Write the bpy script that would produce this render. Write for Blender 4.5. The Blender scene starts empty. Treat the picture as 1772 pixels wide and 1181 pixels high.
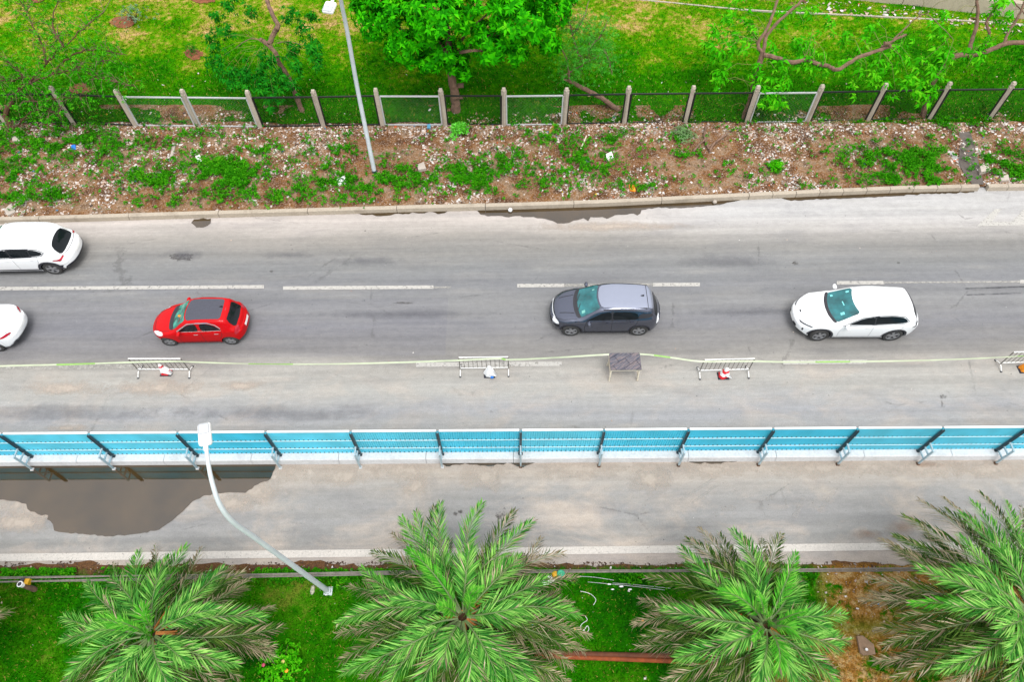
import bpy, bmesh, math, random
import numpy as np
from mathutils import Vector, Matrix, geometry
from mathutils.bvhtree import BVHTree

# ------------------------------------------------------------------ camera, sky, sun, exposure
SC = bpy.context.scene
COL = SC.collection
CAM_H = 22.0; FOC = 1181.0
cam_d = bpy.data.cameras.new('camera'); cam = bpy.data.objects.new('camera', cam_d); COL.objects.link(cam)
cam_d.sensor_width = 36.0; cam_d.lens = 36.0 * FOC / 1772.0; cam_d.clip_end = 2000.0; cam_d.clip_start = 0.1
CM = Matrix.Rotation(math.radians(33.4), 4, 'X') @ Matrix.Rotation(-0.012, 4, 'Z')
cam.matrix_world = Matrix.Translation((0, 0, CAM_H)) @ CM
SC.camera = cam
W = bpy.data.worlds.new('World'); SC.world = W; W.use_nodes = True
wn = W.node_tree.nodes; wl = W.node_tree.links
SUN_EL, SUN_AZ = math.radians(66), math.radians(160)
sky = wn.new('ShaderNodeTexSky'); sky.sky_type = 'NISHITA'; sky.sun_disc = False
sky.sun_elevation = SUN_EL; sky.sun_rotation = SUN_AZ; sky.air_density = 1.0; sky.dust_density = 4.0; sky.ozone_density = 1.0
hs = wn.new('ShaderNodeHueSaturation'); hs.inputs['Saturation'].default_value = 0.12
bg = wn['Background']; bg.inputs['Strength'].default_value = 0.15
cloud = wn.new('ShaderNodeMix'); cloud.data_type = 'RGBA'; cloud.inputs[0].default_value = 0.6; cloud.inputs[7].default_value = (4.5, 4.55, 4.75, 1)   # thin bright cloud deck over the whole sky
wl.new(sky.outputs[0], hs.inputs['Color']); wl.new(hs.outputs[0], cloud.inputs[6]); wl.new(cloud.outputs[2], bg.inputs['Color'])
wtc = wn.new('ShaderNodeTexCoord'); wsp = wn.new('ShaderNodeSeparateXYZ'); wl.new(wtc.outputs['Generated'], wsp.inputs[0])      # overcast deck: three times brighter overhead than at the horizon
wmr = wn.new('ShaderNodeMapRange'); wl.new(wsp.outputs[2], wmr.inputs[0]); wmr.inputs[3].default_value = .48; wmr.inputs[4].default_value = 1.45
wsc = wn.new('ShaderNodeVectorMath'); wsc.operation = 'SCALE'; wsc.inputs[0].default_value = (4.5, 4.53, 4.68); wl.new(wmr.outputs[0], wsc.inputs['Scale']); wl.new(wsc.outputs[0], cloud.inputs[7])
sun_d = bpy.data.lights.new('sun', 'SUN'); sun_d.energy = 1.05; sun_d.angle = math.radians(26); sun_d.color = (1, 0.975, 0.94)
sun = bpy.data.objects.new('sun', sun_d); COL.objects.link(sun)
sdir = Vector((math.sin(SUN_AZ) * math.cos(SUN_EL), math.cos(SUN_AZ) * math.cos(SUN_EL), math.sin(SUN_EL)))
sun.rotation_euler = sdir.to_track_quat('Z', 'Y').to_euler()
VS = SC.view_settings; VS.view_transform = 'Standard'; VS.look = 'None'; VS.gamma = 1.0; VS.exposure = 0.98
SC.cycles.max_bounces = 6; SC.cycles.transparent_max_bounces = 12
KEXP = 1.9

# ------------------------------------------------------------------ helpers
R3 = CM.to_3x3()
def P(px, py, z=0.0):
    d = R3 @ Vector(((px - 886) / FOC, -(py - 590.5) / FOC, -1.0)); t = (z - CAM_H) / d.z
    return Vector((0, 0, CAM_H)) + d * t
def lin(r, g, b, k=KEXP):
    f = lambda c: (c / 255 / 12.92 if c / 255 <= .04045 else ((c / 255 + .055) / 1.055) ** 2.4) / k
    return (f(r), f(g), f(b), 1)
def ll(r, g, b): return lin(r, g, b, 1.2)
def lm(r, g, b): return lin(r, g, b, 1.6)
def tag(o, label=None, cat=None, group=None, kind=None):
    if label: o['label'] = label
    if cat: o['category'] = cat
    if group: o['group'] = group
    if kind: o['kind'] = kind
    return o
def empty(name, loc=(0, 0, 0), rz=0, parent=None):
    o = bpy.data.objects.new(name, None); COL.objects.link(o); o.location = loc; o.rotation_euler = (0, 0, rz)
    o.empty_display_size = 0.2
    if parent: o.parent = parent
    return o
def link(name, me, parent=None):
    o = bpy.data.objects.new(name, me); COL.objects.link(o)
    if parent: o.parent = parent
    return o
def copy_tree(o, parent=None):
    c = o.copy(); COL.objects.link(c); c.parent = parent
    for ch in list(o.children): copy_tree(ch, c)
    return c
def srand(s): random.seed(s); np.random.seed(s)

class MB:
    def __init__(s): s.v = []; s.f = []; s.m = []
    def add(s, vs, fs, m=0):
        b = len(s.v); s.v += [tuple(p) for p in vs]; s.f += [tuple(i + b for i in f) for f in fs]; s.m += [m] * len(fs)
    def box(s, c, d, m=0, rot=None, taper=1.0):
        x, y, z = d[0] / 2, d[1] / 2, d[2] / 2
        vs = [Vector((sx * x * (taper if sz > 0 else 1), sy * y * (taper if sz > 0 else 1), sz * z)) for sz in (-1, 1) for sy in (-1, 1) for sx in (-1, 1)]
        if rot is not None: vs = [rot @ p for p in vs]
        vs = [p + Vector(c) for p in vs]
        s.add(vs, [(0, 2, 3, 1), (4, 5, 7, 6), (0, 1, 5, 4), (1, 3, 7, 5), (3, 2, 6, 7), (2, 0, 4, 6)], m)
    def bar(s, a, b, w, h=None, m=0):
        a = Vector(a); b = Vector(b); d = b - a; L = d.length
        if L < 1e-6: return
        q = d.to_track_quat('X', 'Z').to_matrix(); s.box((a + b) / 2, (L, w, h or w), m, q)
    def tube(s, pts, rs, n=8, m=0, cap=True):
        pts = [Vector(p) for p in pts]
        if not hasattr(rs, '__len__'): rs = [rs] * len(pts)
        b = len(s.v); up = None
        for i, p in enumerate(pts):
            d = (pts[min(i + 1, len(pts) - 1)] - pts[max(i - 1, 0)]).normalized()
            if up is None:
                up = d.orthogonal().normalized()
            else:
                up = (up - d * up.dot(d)).normalized()
            sd = d.cross(up)
            for k in range(n):
                a = 2 * math.pi * k / n
                s.v.append(tuple(p + (up * math.cos(a) + sd * math.sin(a)) * rs[i]))
        for i in range(len(pts) - 1):
            for k in range(n):
                k2 = (k + 1) % n
                s.f.append((b + i * n + k, b + i * n + k2, b + (i + 1) * n + k2, b + (i + 1) * n + k)); s.m.append(m)
        if cap:
            s.f.append(tuple(b + k for k in range(n))[::-1]); s.m.append(m)
            s.f.append(tuple(b + (len(pts) - 1) * n + k for k in range(n))); s.m.append(m)
    def lathe(s, prof, c, axis='Z', n=24, m=0, squash=None):
        b = len(s.v)
        for (r, h) in prof:
            for k in range(n):
                a = 2 * math.pi * k / n; x, y = r * math.cos(a), r * math.sin(a)
                p = (x, y, h) if axis == 'Z' else (x, h, y)
                s.v.append((c[0] + p[0], c[1] + p[1], c[2] + p[2]))
        for i in range(len(prof) - 1):
            for k in range(n):
                k2 = (k + 1) % n
                s.f.append((b + i * n + k, b + i * n + k2, b + (i + 1) * n + k2, b + (i + 1) * n + k)); s.m.append(m)
    def mesh(s, name, mats, smooth=False, sharp=None):
        me = bpy.data.meshes.new(name); me.from_pydata(s.v, [], s.f)
        for m in (mats if isinstance(mats, (list, tuple)) else [mats]): me.materials.append(m)
        if len(me.materials) > 1: me.polygons.foreach_set('material_index', s.m)
        if smooth: me.polygons.foreach_set('use_smooth', [True] * len(me.polygons))
        if sharp: me.set_sharp_from_angle(angle=math.radians(sharp))
        me.validate(); me.update(); return me
    def build(s, name, mats, parent=None, smooth=False, sharp=None):
        return link(name, s.mesh(name, mats, smooth, sharp), parent)
def np_mesh(name, verts, faces, mats, midx=None, smooth=False):
    """verts (N,3), faces (M,k) numpy"""
    me = bpy.data.meshes.new(name); k = faces.shape[1]
    me.vertices.add(len(verts)); me.vertices.foreach_set('co', verts.astype(np.float32).ravel())
    me.loops.add(faces.size); me.loops.foreach_set('vertex_index', faces.astype(np.int32).ravel())
    me.polygons.add(len(faces)); me.polygons.foreach_set('loop_start', np.arange(0, faces.size, k, dtype=np.int32))
    me.polygons.foreach_set('loop_total', np.full(len(faces), k, dtype=np.int32))
    for m in (mats if isinstance(mats, (list, tuple)) else [mats]): me.materials.append(m)
    if midx is not None: me.polygons.foreach_set('material_index', midx.astype(np.int32))
    if smooth: me.polygons.foreach_set('use_smooth', np.ones(len(faces), dtype=bool))
    me.update(calc_edges=True); me.validate(); return me

_rg = np.random.RandomState(7).rand(256, 256)
def vnoise(x, y, sc=1.0, off=0.0):
    x = np.asarray(x) * sc + off; y = np.asarray(y) * sc + off * 1.7
    xi = np.floor(x).astype(int); yi = np.floor(y).astype(int); fx = x - xi; fy = y - yi
    fx = fx * fx * (3 - 2 * fx); fy = fy * fy * (3 - 2 * fy)
    g = lambda a, b: _rg[a % 256, b % 256]
    return (g(xi, yi) * (1 - fx) + g(xi + 1, yi) * fx) * (1 - fy) + (g(xi, yi + 1) * (1 - fx) + g(xi + 1, yi + 1) * fx) * fy
def fnoise(x, y, sc=1.0, off=0.0):
    return (vnoise(x, y, sc, off) + .5 * vnoise(x, y, sc * 2.1, off + 3) + .25 * vnoise(x, y, sc * 4.3, off + 9)) / 1.75

# ------------------------------------------------------------------ materials
class NT:
    def __init__(s, name):
        s.mat = bpy.data.materials.new(name); s.mat.use_nodes = True
        s.n = s.mat.node_tree.nodes; s.l = s.mat.node_tree.links; s.b = s.n['Principled BSDF']
        s.out = s.n['Material Output']; g = s.n.new('ShaderNodeNewGeometry'); s.pos = g.outputs['Position']; s.isl = g.outputs['Random Per Island']
    def set(s, node, key, v):
        if v is None: return
        if isinstance(v, bpy.types.NodeSocket): s.l.new(v, node.inputs[key])
        else: node.inputs[key].default_value = v
    def math(s, op, a, b=None, c=None):
        n = s.n.new('ShaderNodeMath'); n.operation = op; s.set(n, 0, a); s.set(n, 1, b); s.set(n, 2, c); return n.outputs[0]
    def sep(s, v=None):
        n = s.n.new('ShaderNodeSeparateXYZ'); s.set(n, 0, v or s.pos); return n.outputs
    def mapv(s, scale, v=None, loc=(0, 0, 0)):
        n = s.n.new('ShaderNodeMapping'); s.set(n, 0, v or s.pos); n.inputs['Scale'].default_value = scale; n.inputs['Location'].default_value = loc; return n.outputs[0]
    def noise(s, scale, detail=4, v=None, rough=.55, dist=0.0):
        n = s.n.new('ShaderNodeTexNoise'); s.set(n, 'Vector', v or s.pos); n.inputs['Scale'].default_value = scale
        n.inputs['Detail'].default_value = detail; n.inputs['Roughness'].default_value = rough; n.inputs['Distortion'].default_value = dist; return n.outputs[0]
    def voro(s, scale, v=None, out='Distance', feature='F1'):
        n = s.n.new('ShaderNodeTexVoronoi'); n.feature = feature; s.set(n, 'Vector', v or s.pos); n.inputs['Scale'].default_value = scale; return n.outputs[out]
    def ramp(s, fac, stops, interp='LINEAR'):
        n = s.n.new('ShaderNodeValToRGB'); s.set(n, 0, fac); e = n.color_ramp; e.interpolation = interp
        while len(e.elements) < len(stops): e.elements.new(0.5)
        for i, (p, c) in enumerate(stops):
            e.elements[i].position = p
        for i, (p, c) in enumerate(stops):
            e.elements[i].position = p; e.elements[i].color = c if hasattr(c, '__len__') else (c, c, c, 1)
        return n.outputs[0]
    def mix(s, f, a, b, mode='MIX'):
        n = s.n.new('ShaderNodeMix'); n.data_type = 'RGBA'; n.blend_type = mode; n.clamp_result = False
        for k, v in ((0, f), (6, a), (7, b)):
            s.set(n, k, v)
        return n.outputs[2]
    def mrange(s, v, a, b, c=0., d=1.):
        n = s.n.new('ShaderNodeMapRange'); s.set(n, 0, v)
        for i, x in enumerate((a, b, c, d)): n.inputs[i + 1].default_value = x
        return n.outputs[0]
    def mul(s, col, v):    # multiply a colour by a value
        n = s.n.new('ShaderNodeVectorMath'); n.operation = 'SCALE'; s.set(n, 0, col); s.set(n, 'Scale', v); return n.outputs[0]
    def bump(s, h, strength=.4, dist=.02):
        n = s.n.new('ShaderNodeBump'); s.set(n, 'Height', h); n.inputs['Strength'].default_value = strength; n.inputs['Distance'].default_value = dist
        s.l.new(n.outputs[0], s.b.inputs['Normal'])
    def fin(s, col, rough=.7, metal=0., alpha=None, spec=None, coat=None, trans=None):
        s.set(s.b, 'Base Color', col); s.set(s.b, 'Roughness', rough); s.set(s.b, 'Metallic', metal)
        if alpha is not None: s.set(s.b, 'Alpha', alpha)
        if spec is not None: s.set(s.b, 'Specular IOR Level', spec)
        if coat: s.b.inputs['Coat Weight'].default_value = coat; s.b.inputs['Coat Roughness'].default_value = .04
        return s.mat
def plain(name, c, rough=.6, metal=0., var=.12, scale=8., bump=0., coat=None, spec=None):
    t = NT(name); tc = t.n.new('ShaderNodeTexCoord').outputs['Object']; n = t.noise(scale, 5, v=tc)
    col = t.mul(tuple(c[:3]), t.mrange(n, .3, .7, 1 - var, 1 + var))
    if bump: t.bump(n, bump, .01)
    return t.fin(col, rough, metal, coat=coat, spec=spec)
def leafmat(name, stops, rough=.55, trans=0.25, nscale=.6):
    t = NT(name); f = t.math('ADD', t.math('MULTIPLY', t.isl, .6), t.math('MULTIPLY', t.noise(nscale, 3), .55)); f = t.math('SUBTRACT', f, .08)
    c = t.ramp(f, stops); m = t.fin(c, rough, spec=.03)
    tr = t.n.new('ShaderNodeBsdfTranslucent'); t.l.new(c, tr.inputs[0]); mx = t.n.new('ShaderNodeMixShader'); mx.inputs[0].default_value = trans
    t.l.new(t.b.outputs[0], mx.inputs[1]); t.l.new(tr.outputs[0], mx.inputs[2]); t.l.new(mx.outputs[0], t.out.inputs[0]); return m

M = {}
# road surface
t = NT('asphalt'); x, y, z = t.sep()
warp = t.math('MULTIPLY', t.math('SUBTRACT', t.noise(1., 5, v=t.mapv((.16, .5, 1))), .5), 1.5)
yy = t.mrange(t.math('ADD', y, warp), 6, 24)
rows = [(6.1, (206, 194, 184)), (6.8, (176, 174, 170)), (7.6, (182, 180, 178)), (8.3, (190, 186, 182)), (9.2, (216, 202, 188)), (10.6, (196, 194, 190)), (11.4, (190, 190, 192)),
        (12.3, (202, 200, 194)), (13.4, (200, 196, 188)), (14.0, (162, 159, 155)), (15.3, (153, 153, 157)), (16.2, (164, 164, 164)), (17.2, (153, 154, 157)), (18.2, (160, 161, 161)),
        (19.2, (164, 162, 158)), (20.0, (190, 184, 176)), (20.9, (232, 222, 214)), (23.0, (238, 228, 220))]
col = t.ramp(yy, [((a - 6) / 18, lin(*c)) for a, c in rows])
# pale grey instead of sandy towards the right of the far shoulder
far = t.math('MULTIPLY', t.mrange(y, 19.3, 21.0), t.mrange(t.math('ADD', x, t.math('MULTIPLY', warp, 3)), 3, 9))
col = t.mix(far, col, lin(222, 220, 218))
dust = t.ramp(t.noise(1., 6, v=t.mapv((.42, .75, 1), loc=(4, 9, 0)), rough=.62, dist=.6), [(.47, 0.), (.66, 1.)])
near = t.math('MULTIPLY', t.math('MULTIPLY', dust, t.mrange(y, 13.9, 13.0)), t.mrange(y, 8., 10., .8, .42))
col = t.mix(near, col, lin(228, 212, 196))
mid = t.math('MULTIPLY', t.ramp(t.noise(1.3, 5, v=t.mapv((.2, 1.3, 1), loc=(1, 2, 0))), [(.5, 0.), (.75, 1.)]), .35)
col = t.mix(mid, col, lin(196, 192, 184))
dk = t.math('MULTIPLY', t.ramp(t.noise(1.1, 6, v=t.mapv((.35, 1.2, 1), loc=(7, 3, 0))), [(.5, 0.), (.75, 1.)]), .3)
col = t.mix(dk, col, lin(132, 132, 138))
seam = t.math('MULTIPLY', t.math('MULTIPLY', t.math('LESS_THAN', x, t.math('ADD', -2.55, t.math('MULTIPLY', warp, .02))), t.mrange(y, 13.85, 13.95)), t.mrange(y, 16.7, 16.6))
col = t.mix(t.math('MULTIPLY', seam, .22), col, lin(128, 128, 142))
g1 = t.mrange(t.noise(24, 4, rough=.9), .3, .7, .8, 1.2); g2 = t.mrange(t.noise(9, 4, v=t.mapv((.35, 1, 1))), .3, .7, .94, 1.06)
col = t.mul(t.mul(col, g1), g2)
stk = t.mrange(t.noise(1., 5, v=t.mapv((.06, 2.6, 1), loc=(3, 8, 0)), rough=.6), .35, .65, .87, 1.06); col = t.mul(col, stk)
spk = t.ramp(t.noise(5.3, 2, rough=.9), [(.25, .35), (.29, 1.)]); col = t.mul(col, spk)
spw = t.ramp(t.noise(7.1, 2, v=t.mapv((1, 1, 1), loc=(33, 5, 0)), rough=.9), [(.74, 0.), (.78, 1.)]); col = t.mix(t.math('MULTIPLY', spw, .5), col, lin(235, 232, 225))
ck = t.voro(.35, v=t.mapv((.55, 1, 1)), feature='DISTANCE_TO_EDGE'); ckn = t.math('ADD', ck, t.math('MULTIPLY', t.math('SUBTRACT', t.noise(2.4, 5, rough=.8), .5), .09)); ckm = t.math('MULTIPLY', t.ramp(ckn, [(.0, 1.), (.006, 0.)]), t.ramp(t.noise(.4, 3), [(.52, 0.), (.6, .35)])); col = t.mix(ckm, col, lin(96, 94, 92)); g3 = t.mrange(t.noise(3.1, 5, rough=.8), .3, .7, .93, 1.07); col = t.mul(col, g3)
t.bump(t.noise(60, 3), .35, .008); M['asphalt'] = t.fin(col, .85, spec=.25)
# far ground / soil
def soil(name, dry=0.):
    t = NT(name); n1 = t.noise(.9, 6, rough=.65); n2 = t.noise(9, 5, rough=.75)
    c = t.ramp(n1, [(.3, lin(92, 62, 36)), (.42, lin(136, 90, 48)), (.5, lin(176, 124, 72)), (.58, lin(196, 162, 126)), (.66, lin(136, 104, 74)), (.8, lin(104, 82, 60))])
    c = t.mul(c, t.mrange(n2, .3, .7, .42, 1.05))
    ch = t.voro(17, out='Color'); sp = t.ramp(t.noise(17, 3, rough=.8), [(.5, 0.), (.6, 1.)]); chs = t.ramp(ch, [(0., lin(235, 215, 200)), (.4, lin(214, 178, 156)), (.7, lin(170, 150, 135)), (.9, lin(205, 120, 80)), (1., lin(240, 236, 230))], 'CONSTANT')
    c = t.mix(t.math('MULTIPLY', sp, .6), c, chs); t.bump(n2, .8, .05); return t.fin(c, .95, spec=.1)
M['soil'] = soil('rubble_soil')
def lawnmat(name, yellow=True):
    t = NT(name); x, y, z = t.sep(); n1 = t.noise(.32, 5, rough=.62); n2 = t.noise(3.2, 5, rough=.75); n3 = t.noise(22, 3, rough=.8)
    if yellow:
        up = t.mrange(y, 29.5, 35)
        d = t.math('ADD', t.math('ADD', t.math('MULTIPLY', n1, .9), t.math('MULTIPLY', up, .26)), t.math('MULTIPLY', t.math('SUBTRACT', n2, .5), .95)); d = t.math('SUBTRACT', d, t.math('MULTIPLY', t.mrange(x, 12, 22), .08))
        c = t.ramp(d, [(.38, lm(30, 104, 8)), (.5, lm(52, 138, 8)), (.62, lm(80, 150, 12)), (.71, lm(122, 160, 30)), (.79, lm(174, 166, 74)), (.92, lm(214, 178, 128))])
        kd = t.math('MULTIPLY', t.ramp(t.noise(.5, 4, v=t.mapv((1, 1, 1), loc=(9, 4, 0))), [(.5, 0.), (.62, 1.)]), t.mrange(y, 33, 29)); c = t.mix(t.math('MULTIPLY', kd, .55), c, lm(28, 104, 6)); nf = t.mrange(y, 31.5, 28.5); c = t.mix(t.math('MULTIPLY', nf, .7), c, t.mix(n2, lm(24, 96, 6), lm(66, 142, 10)))
    else:
        d = t.math('ADD', n1, t.math('MULTIPLY', t.math('SUBTRACT', n2, .5), .5))
        c = t.ramp(d, [(.32, lm(22, 84, 12)), (.48, lm(38, 116, 12)), (.6, lm(66, 134, 20)), (.72, lm(120, 138, 48))])
        bx = t.math('MULTIPLY', t.math('MULTIPLY', t.mrange(x, 9.2, 10.0), t.mrange(x, 16.5, 15.0)), t.mrange(y, 3.6, 4.4)); bx = t.math('MAXIMUM', bx, t.math('MULTIPLY', t.mrange(x, 6.5, 8.5), t.mrange(y, 4.4, 3.6)))
        bx = t.math('MULTIPLY', bx, t.ramp(t.math('ADD', t.noise(.9, 5, rough=.7), t.math('MULTIPLY', t.math('SUBTRACT', n2, .5), .5)), [(.36, 0.), (.46, 1.)]))
        c = t.mix(bx, c, t.ramp(n2, [(.35, lm(120, 84, 36)), (.5, lm(178, 130, 66)), (.62, lm(206, 176, 124))]))
        ed = t.math('MULTIPLY', t.mrange(t.math('ADD', y, t.math('MULTIPLY', t.math('SUBTRACT', n2, .5), .8)), 5.75, 5.95), 1.0); c = t.mix(ed, c, lm(112, 82, 58))
    c = t.mul(c, t.mrange(n3, .3, .7, .5, 1.5)); hv = t.n.new('ShaderNodeHueSaturation'); hv.inputs['Saturation'].default_value = 1.02; t.l.new(c, hv.inputs['Color']); c = hv.outputs[0]; t.bump(n3, .6, .03); return t.fin(c, .9, spec=.02)
M['lawn'] = lawnmat('lawn_turf'); M['lawn_near'] = lawnmat('lawn_turf_near', False)
def blademat(base, name):
    m = base.copy(); m.name = name; nt = m.node_tree; b = nt.nodes['Principled BSDF']
    src = b.inputs['Base Color'].links[0].from_socket; isl = [n for n in nt.nodes if n.type == 'NEW_GEOMETRY'][0].outputs['Random Per Island']
    mr = nt.nodes.new('ShaderNodeMapRange'); nt.links.new(isl, mr.inputs[0]); mr.inputs[3].default_value = .4; mr.inputs[4].default_value = 1.75
    sc = nt.nodes.new('ShaderNodeVectorMath'); sc.operation = 'SCALE'; nt.links.new(src, sc.inputs[0]); nt.links.new(mr.outputs[0], sc.inputs['Scale']); st = nt.nodes.new('ShaderNodeMath'); st.operation = 'MULTIPLY'; st.inputs[1].default_value = 7.31; nt.links.new(isl, st.inputs[0]); fr = nt.nodes.new('ShaderNodeMath'); fr.operation = 'FRACT'; nt.links.new(st.outputs[0], fr.inputs[0])
    gt = nt.nodes.new('ShaderNodeMath'); gt.operation = 'GREATER_THAN'; gt.inputs[1].default_value = .86; nt.links.new(fr.outputs[0], gt.inputs[0]); mx = nt.nodes.new('ShaderNodeMix'); mx.data_type = 'RGBA'; nt.links.new(gt.outputs[0], mx.inputs[0]); nt.links.new(sc.outputs[0], mx.inputs[6]); mx.inputs[7].default_value = lm(168, 160, 70); nt.links.new(mx.outputs[2], b.inputs['Base Color'])
    for l in list(b.inputs['Normal'].links): nt.links.remove(l)
    return m
M['blade'] = blademat(M['lawn'], 'grass_blades'); M['blade_near'] = blademat(M['lawn_near'], 'grass_blades_near')
# concrete
def concrete(name, c, stain=.25, joint=None):
    t = NT(name); n1 = t.noise(1.4, 6, rough=.7); n2 = t.noise(14, 5, rough=.7)
    cc = t.mul(c[:3], t.mrange(n2, .3, .7, .86, 1.12)); cc = t.mix(t.math('MULTIPLY', t.ramp(n1, [(.5, 0.), (.72, 1.)]), stain), cc, lin(120, 104, 84)); t.bump(n2, .4, .01); return t.fin(cc, .85, spec=.2)
M['kerb'] = concrete('kerb_concrete', lin(220, 206, 186), .4)
M['post'] = concrete('post_concrete', lin(232, 218, 200), .35)
M['white_concrete'] = concrete('white_concrete', (.56, .57, .58), .2)
M['wall'] = concrete('wall_concrete', lin(240, 224, 200), .35)
def worn(name, c, thr=.36, sc=7, amax=.92, soft=.07):
    t = NT(name); n = t.noise(sc, 6, rough=.75); a = t.ramp(n, [(thr, 0.), (thr + soft, amax)]); cc = t.mul(c[:3], t.mrange(t.noise(20, 4), .3, .7, .85, 1.1)); return t.fin(cc, .75, alpha=a)
M['paint'] = worn('road_paint', lin(236, 232, 224), .34, 9, .9, .12); M['paint_faint'] = worn('road_paint_faint', lin(226, 222, 212), .25, 5, .75, .35); M['paint_edge'] = worn('road_paint_edge', lin(246, 238, 228), .3, 16, .97, .12)
M['stain'] = worn('oil_stain', lin(92, 84, 78), .35, 5, .7, .3); M['skid'] = worn('skid_rubber', lin(98, 98, 104), .35, 3, .7, .3); M['chalk'] = worn('pale_scuff', lin(222, 216, 208), .35, 4, .55, .35)
t = NT('puddle_water'); n = t.noise(.9, 5); c = t.ramp(n, [(.35, lin(64, 46, 10)), (.65, lin(88, 66, 30))]); M['water'] = t.fin(c, .02); t.b.inputs['IOR'].default_value = 1.95
t.bump(t.noise(1.2, 2), .03, .01)
M['mud'] = plain('grey_mud', lin(116, 106, 98), .7, var=.35, scale=3, bump=.5)
M['mulch'] = plain('red_mulch', lin(160, 96, 62), .95, var=.4, scale=9, bump=.6)
# metal, plastics
M['galv'] = plain('galvanised_steel', (.46, .47, .48), .5, .1)
M['wire'] = plain('dull_wire', lin(140, 146, 140), .6)
M['black_steel'] = plain('black_painted_steel', lin(36, 40, 38), .5, .0)
M['dark_steel'] = plain('grey_blue_steel', lin(84, 102, 112), .45, .3)
M['strut_steel'] = plain('pale_steel', (.36, .47, .52), .4, .2)
M['pole'] = plain('pole_steel', (.55, .6, .63), .45, .1, var=.08, scale=3)
M['lamp'] = plain('lamp_casing', (.8, .8, .79), .4, var=.03); M['lamp_grey'] = plain('lamp_panel', (.42, .44, .46), .3, var=.05)
M['cyan_pale'] = plain('cyan_sheet_faded', (.13, .68, .86), .45, .0, var=.14, scale=1.1); M['cyan_dark'] = plain('cyan_sheet_deep', (.065, .60, .80), .4, .0, var=.12, scale=1.4)
M['rib_shade'] = plain('rib_shade_teal', lin(40, 124, 146), .6); M['cyan'] = plain('cyan_sheet', (.11, .62, .79), .42, .0, var=.12, scale=1.3)
M['white_metal'] = plain('white_rail', (.8, .81, .82), .45, var=.05)
M['rail_pale'] = plain('pale_rail', (.5, .66, .7), .5)
M['rust'] = plain('rusty_steel', lin(164, 78, 24), .8, .0, var=.35, scale=5, bump=.4)
M['rust_dark'] = plain('rusty_steel_brown', lin(116, 62, 30), .8, .0, var=.35, scale=4, bump=.4)
M['barrier'] = plain('barrier_tube', (.78, .77, .74), .5); M['barrier_dark'] = plain('barrier_bar', lin(158, 150, 140), .6)
M['tape'] = plain('tape_plastic', lin(226, 238, 200), .4, var=.1, scale=3); M['tape2'] = plain('tape_green', lin(170, 226, 110), .4)
M['wood'] = plain('pale_wood', (.62, .54, .42, 1), .8, var=.2, scale=7)
M['red'] = plain('red_plastic', (.72, .01, .02), .45); M['white'] = plain('white_plastic', (.8, .8, .8), .45, var=.04); M['orange'] = plain('orange_plastic', (.85, .28, .01), .5)
M['blue'] = plain('blue_plastic', (.01, .16, .6), .5); M['teal'] = plain('teal_plastic', lin(70, 210, 160), .4); M['yellow'] = plain('yellow_plastic', lin(250, 190, 20), .5); M['dark'] = plain('dark_plastic', (.02, .02, .03), .5)
M['cable'] = plain('grey_cable', lin(150, 142, 132), .7, var=.25); M['bark'] = plain('bark_grey', lin(150, 118, 98), .9, var=.35, scale=6, bump=.8); M['bark_dark'] = plain('bark_brown', lin(112, 78, 52), .9, var=.35, scale=6, bump=.8)
M['twig'] = plain('young_twig', lin(160, 160, 84), .8); M['stone'] = concrete('pale_stone', lin(226, 214, 200), .2)
M['boardwood'] = plain('orange_board', lin(222, 158, 82), .8)
# foliage
M['leaf_dense'] = leafmat('leaf_dense', [(0., ll(8, 62, 2)), (.3, ll(24, 128, 2)), (.55, ll(44, 172, 4)), (.8, ll(78, 208, 10)), (1., ll(176, 244, 48))], trans=.22, nscale=1.2)
M['leaf_bright'] = leafmat('leaf_bright', [(0., ll(36, 138, 6)), (.5, ll(72, 196, 12)), (1., ll(142, 228, 40))], trans=.35)
M['leaf_mid'] = leafmat('leaf_mid', [(0., ll(24, 104, 6)), (.5, ll(52, 160, 12)), (1., ll(120, 206, 40))], trans=.25)
M['leaf_dark'] = leafmat('leaf_dark', [(0., ll(14, 86, 20)), (.6, ll(28, 134, 22)), (1., ll(62, 168, 32))])
M['leaf_feather'] = leafmat('leaf_feather', [(0., ll(40, 132, 30)), (.6, ll(74, 178, 50)), (1., ll(130, 206, 80))], trans=.3)
M['weed'] = leafmat('weed_leaf', [(0., ll(22, 84, 4)), (.45, ll(46, 136, 8)), (.75, ll(82, 176, 18)), (1., ll(156, 210, 50))], trans=.3, nscale=1.5)
M['palm_g'] = leafmat('palm_green', [(0., ll(10, 50, 14)), (.3, ll(54, 124, 44)), (.6, ll(114, 184, 74)), (1., ll(184, 226, 122))], .38, .15, .9)
M['palm_o'] = leafmat('palm_olive', [(0., ll(22, 50, 14)), (.5, ll(62, 100, 34)), (1., ll(134, 160, 72))], .5, .15, .9)
M['palm_b'] = leafmat('palm_bright', [(0., ll(40, 124, 24)), (.5, ll(84, 180, 48)), (1., ll(160, 224, 90))], .4, .3)
M['palm_d'] = leafmat('palm_dry', [(0., ll(98, 88, 66)), (.5, ll(160, 146, 116)), (1., ll(216, 200, 170))], .8, .1)
M['rachis'] = plain('rachis', lin(120, 146, 84), .6); M['rachis_o'] = plain('rachis_orange', lin(196, 122, 40), .7); M['fruit'] = plain('fruit_orange', lin(222, 110, 24), .7, var=.3, scale=30)
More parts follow.
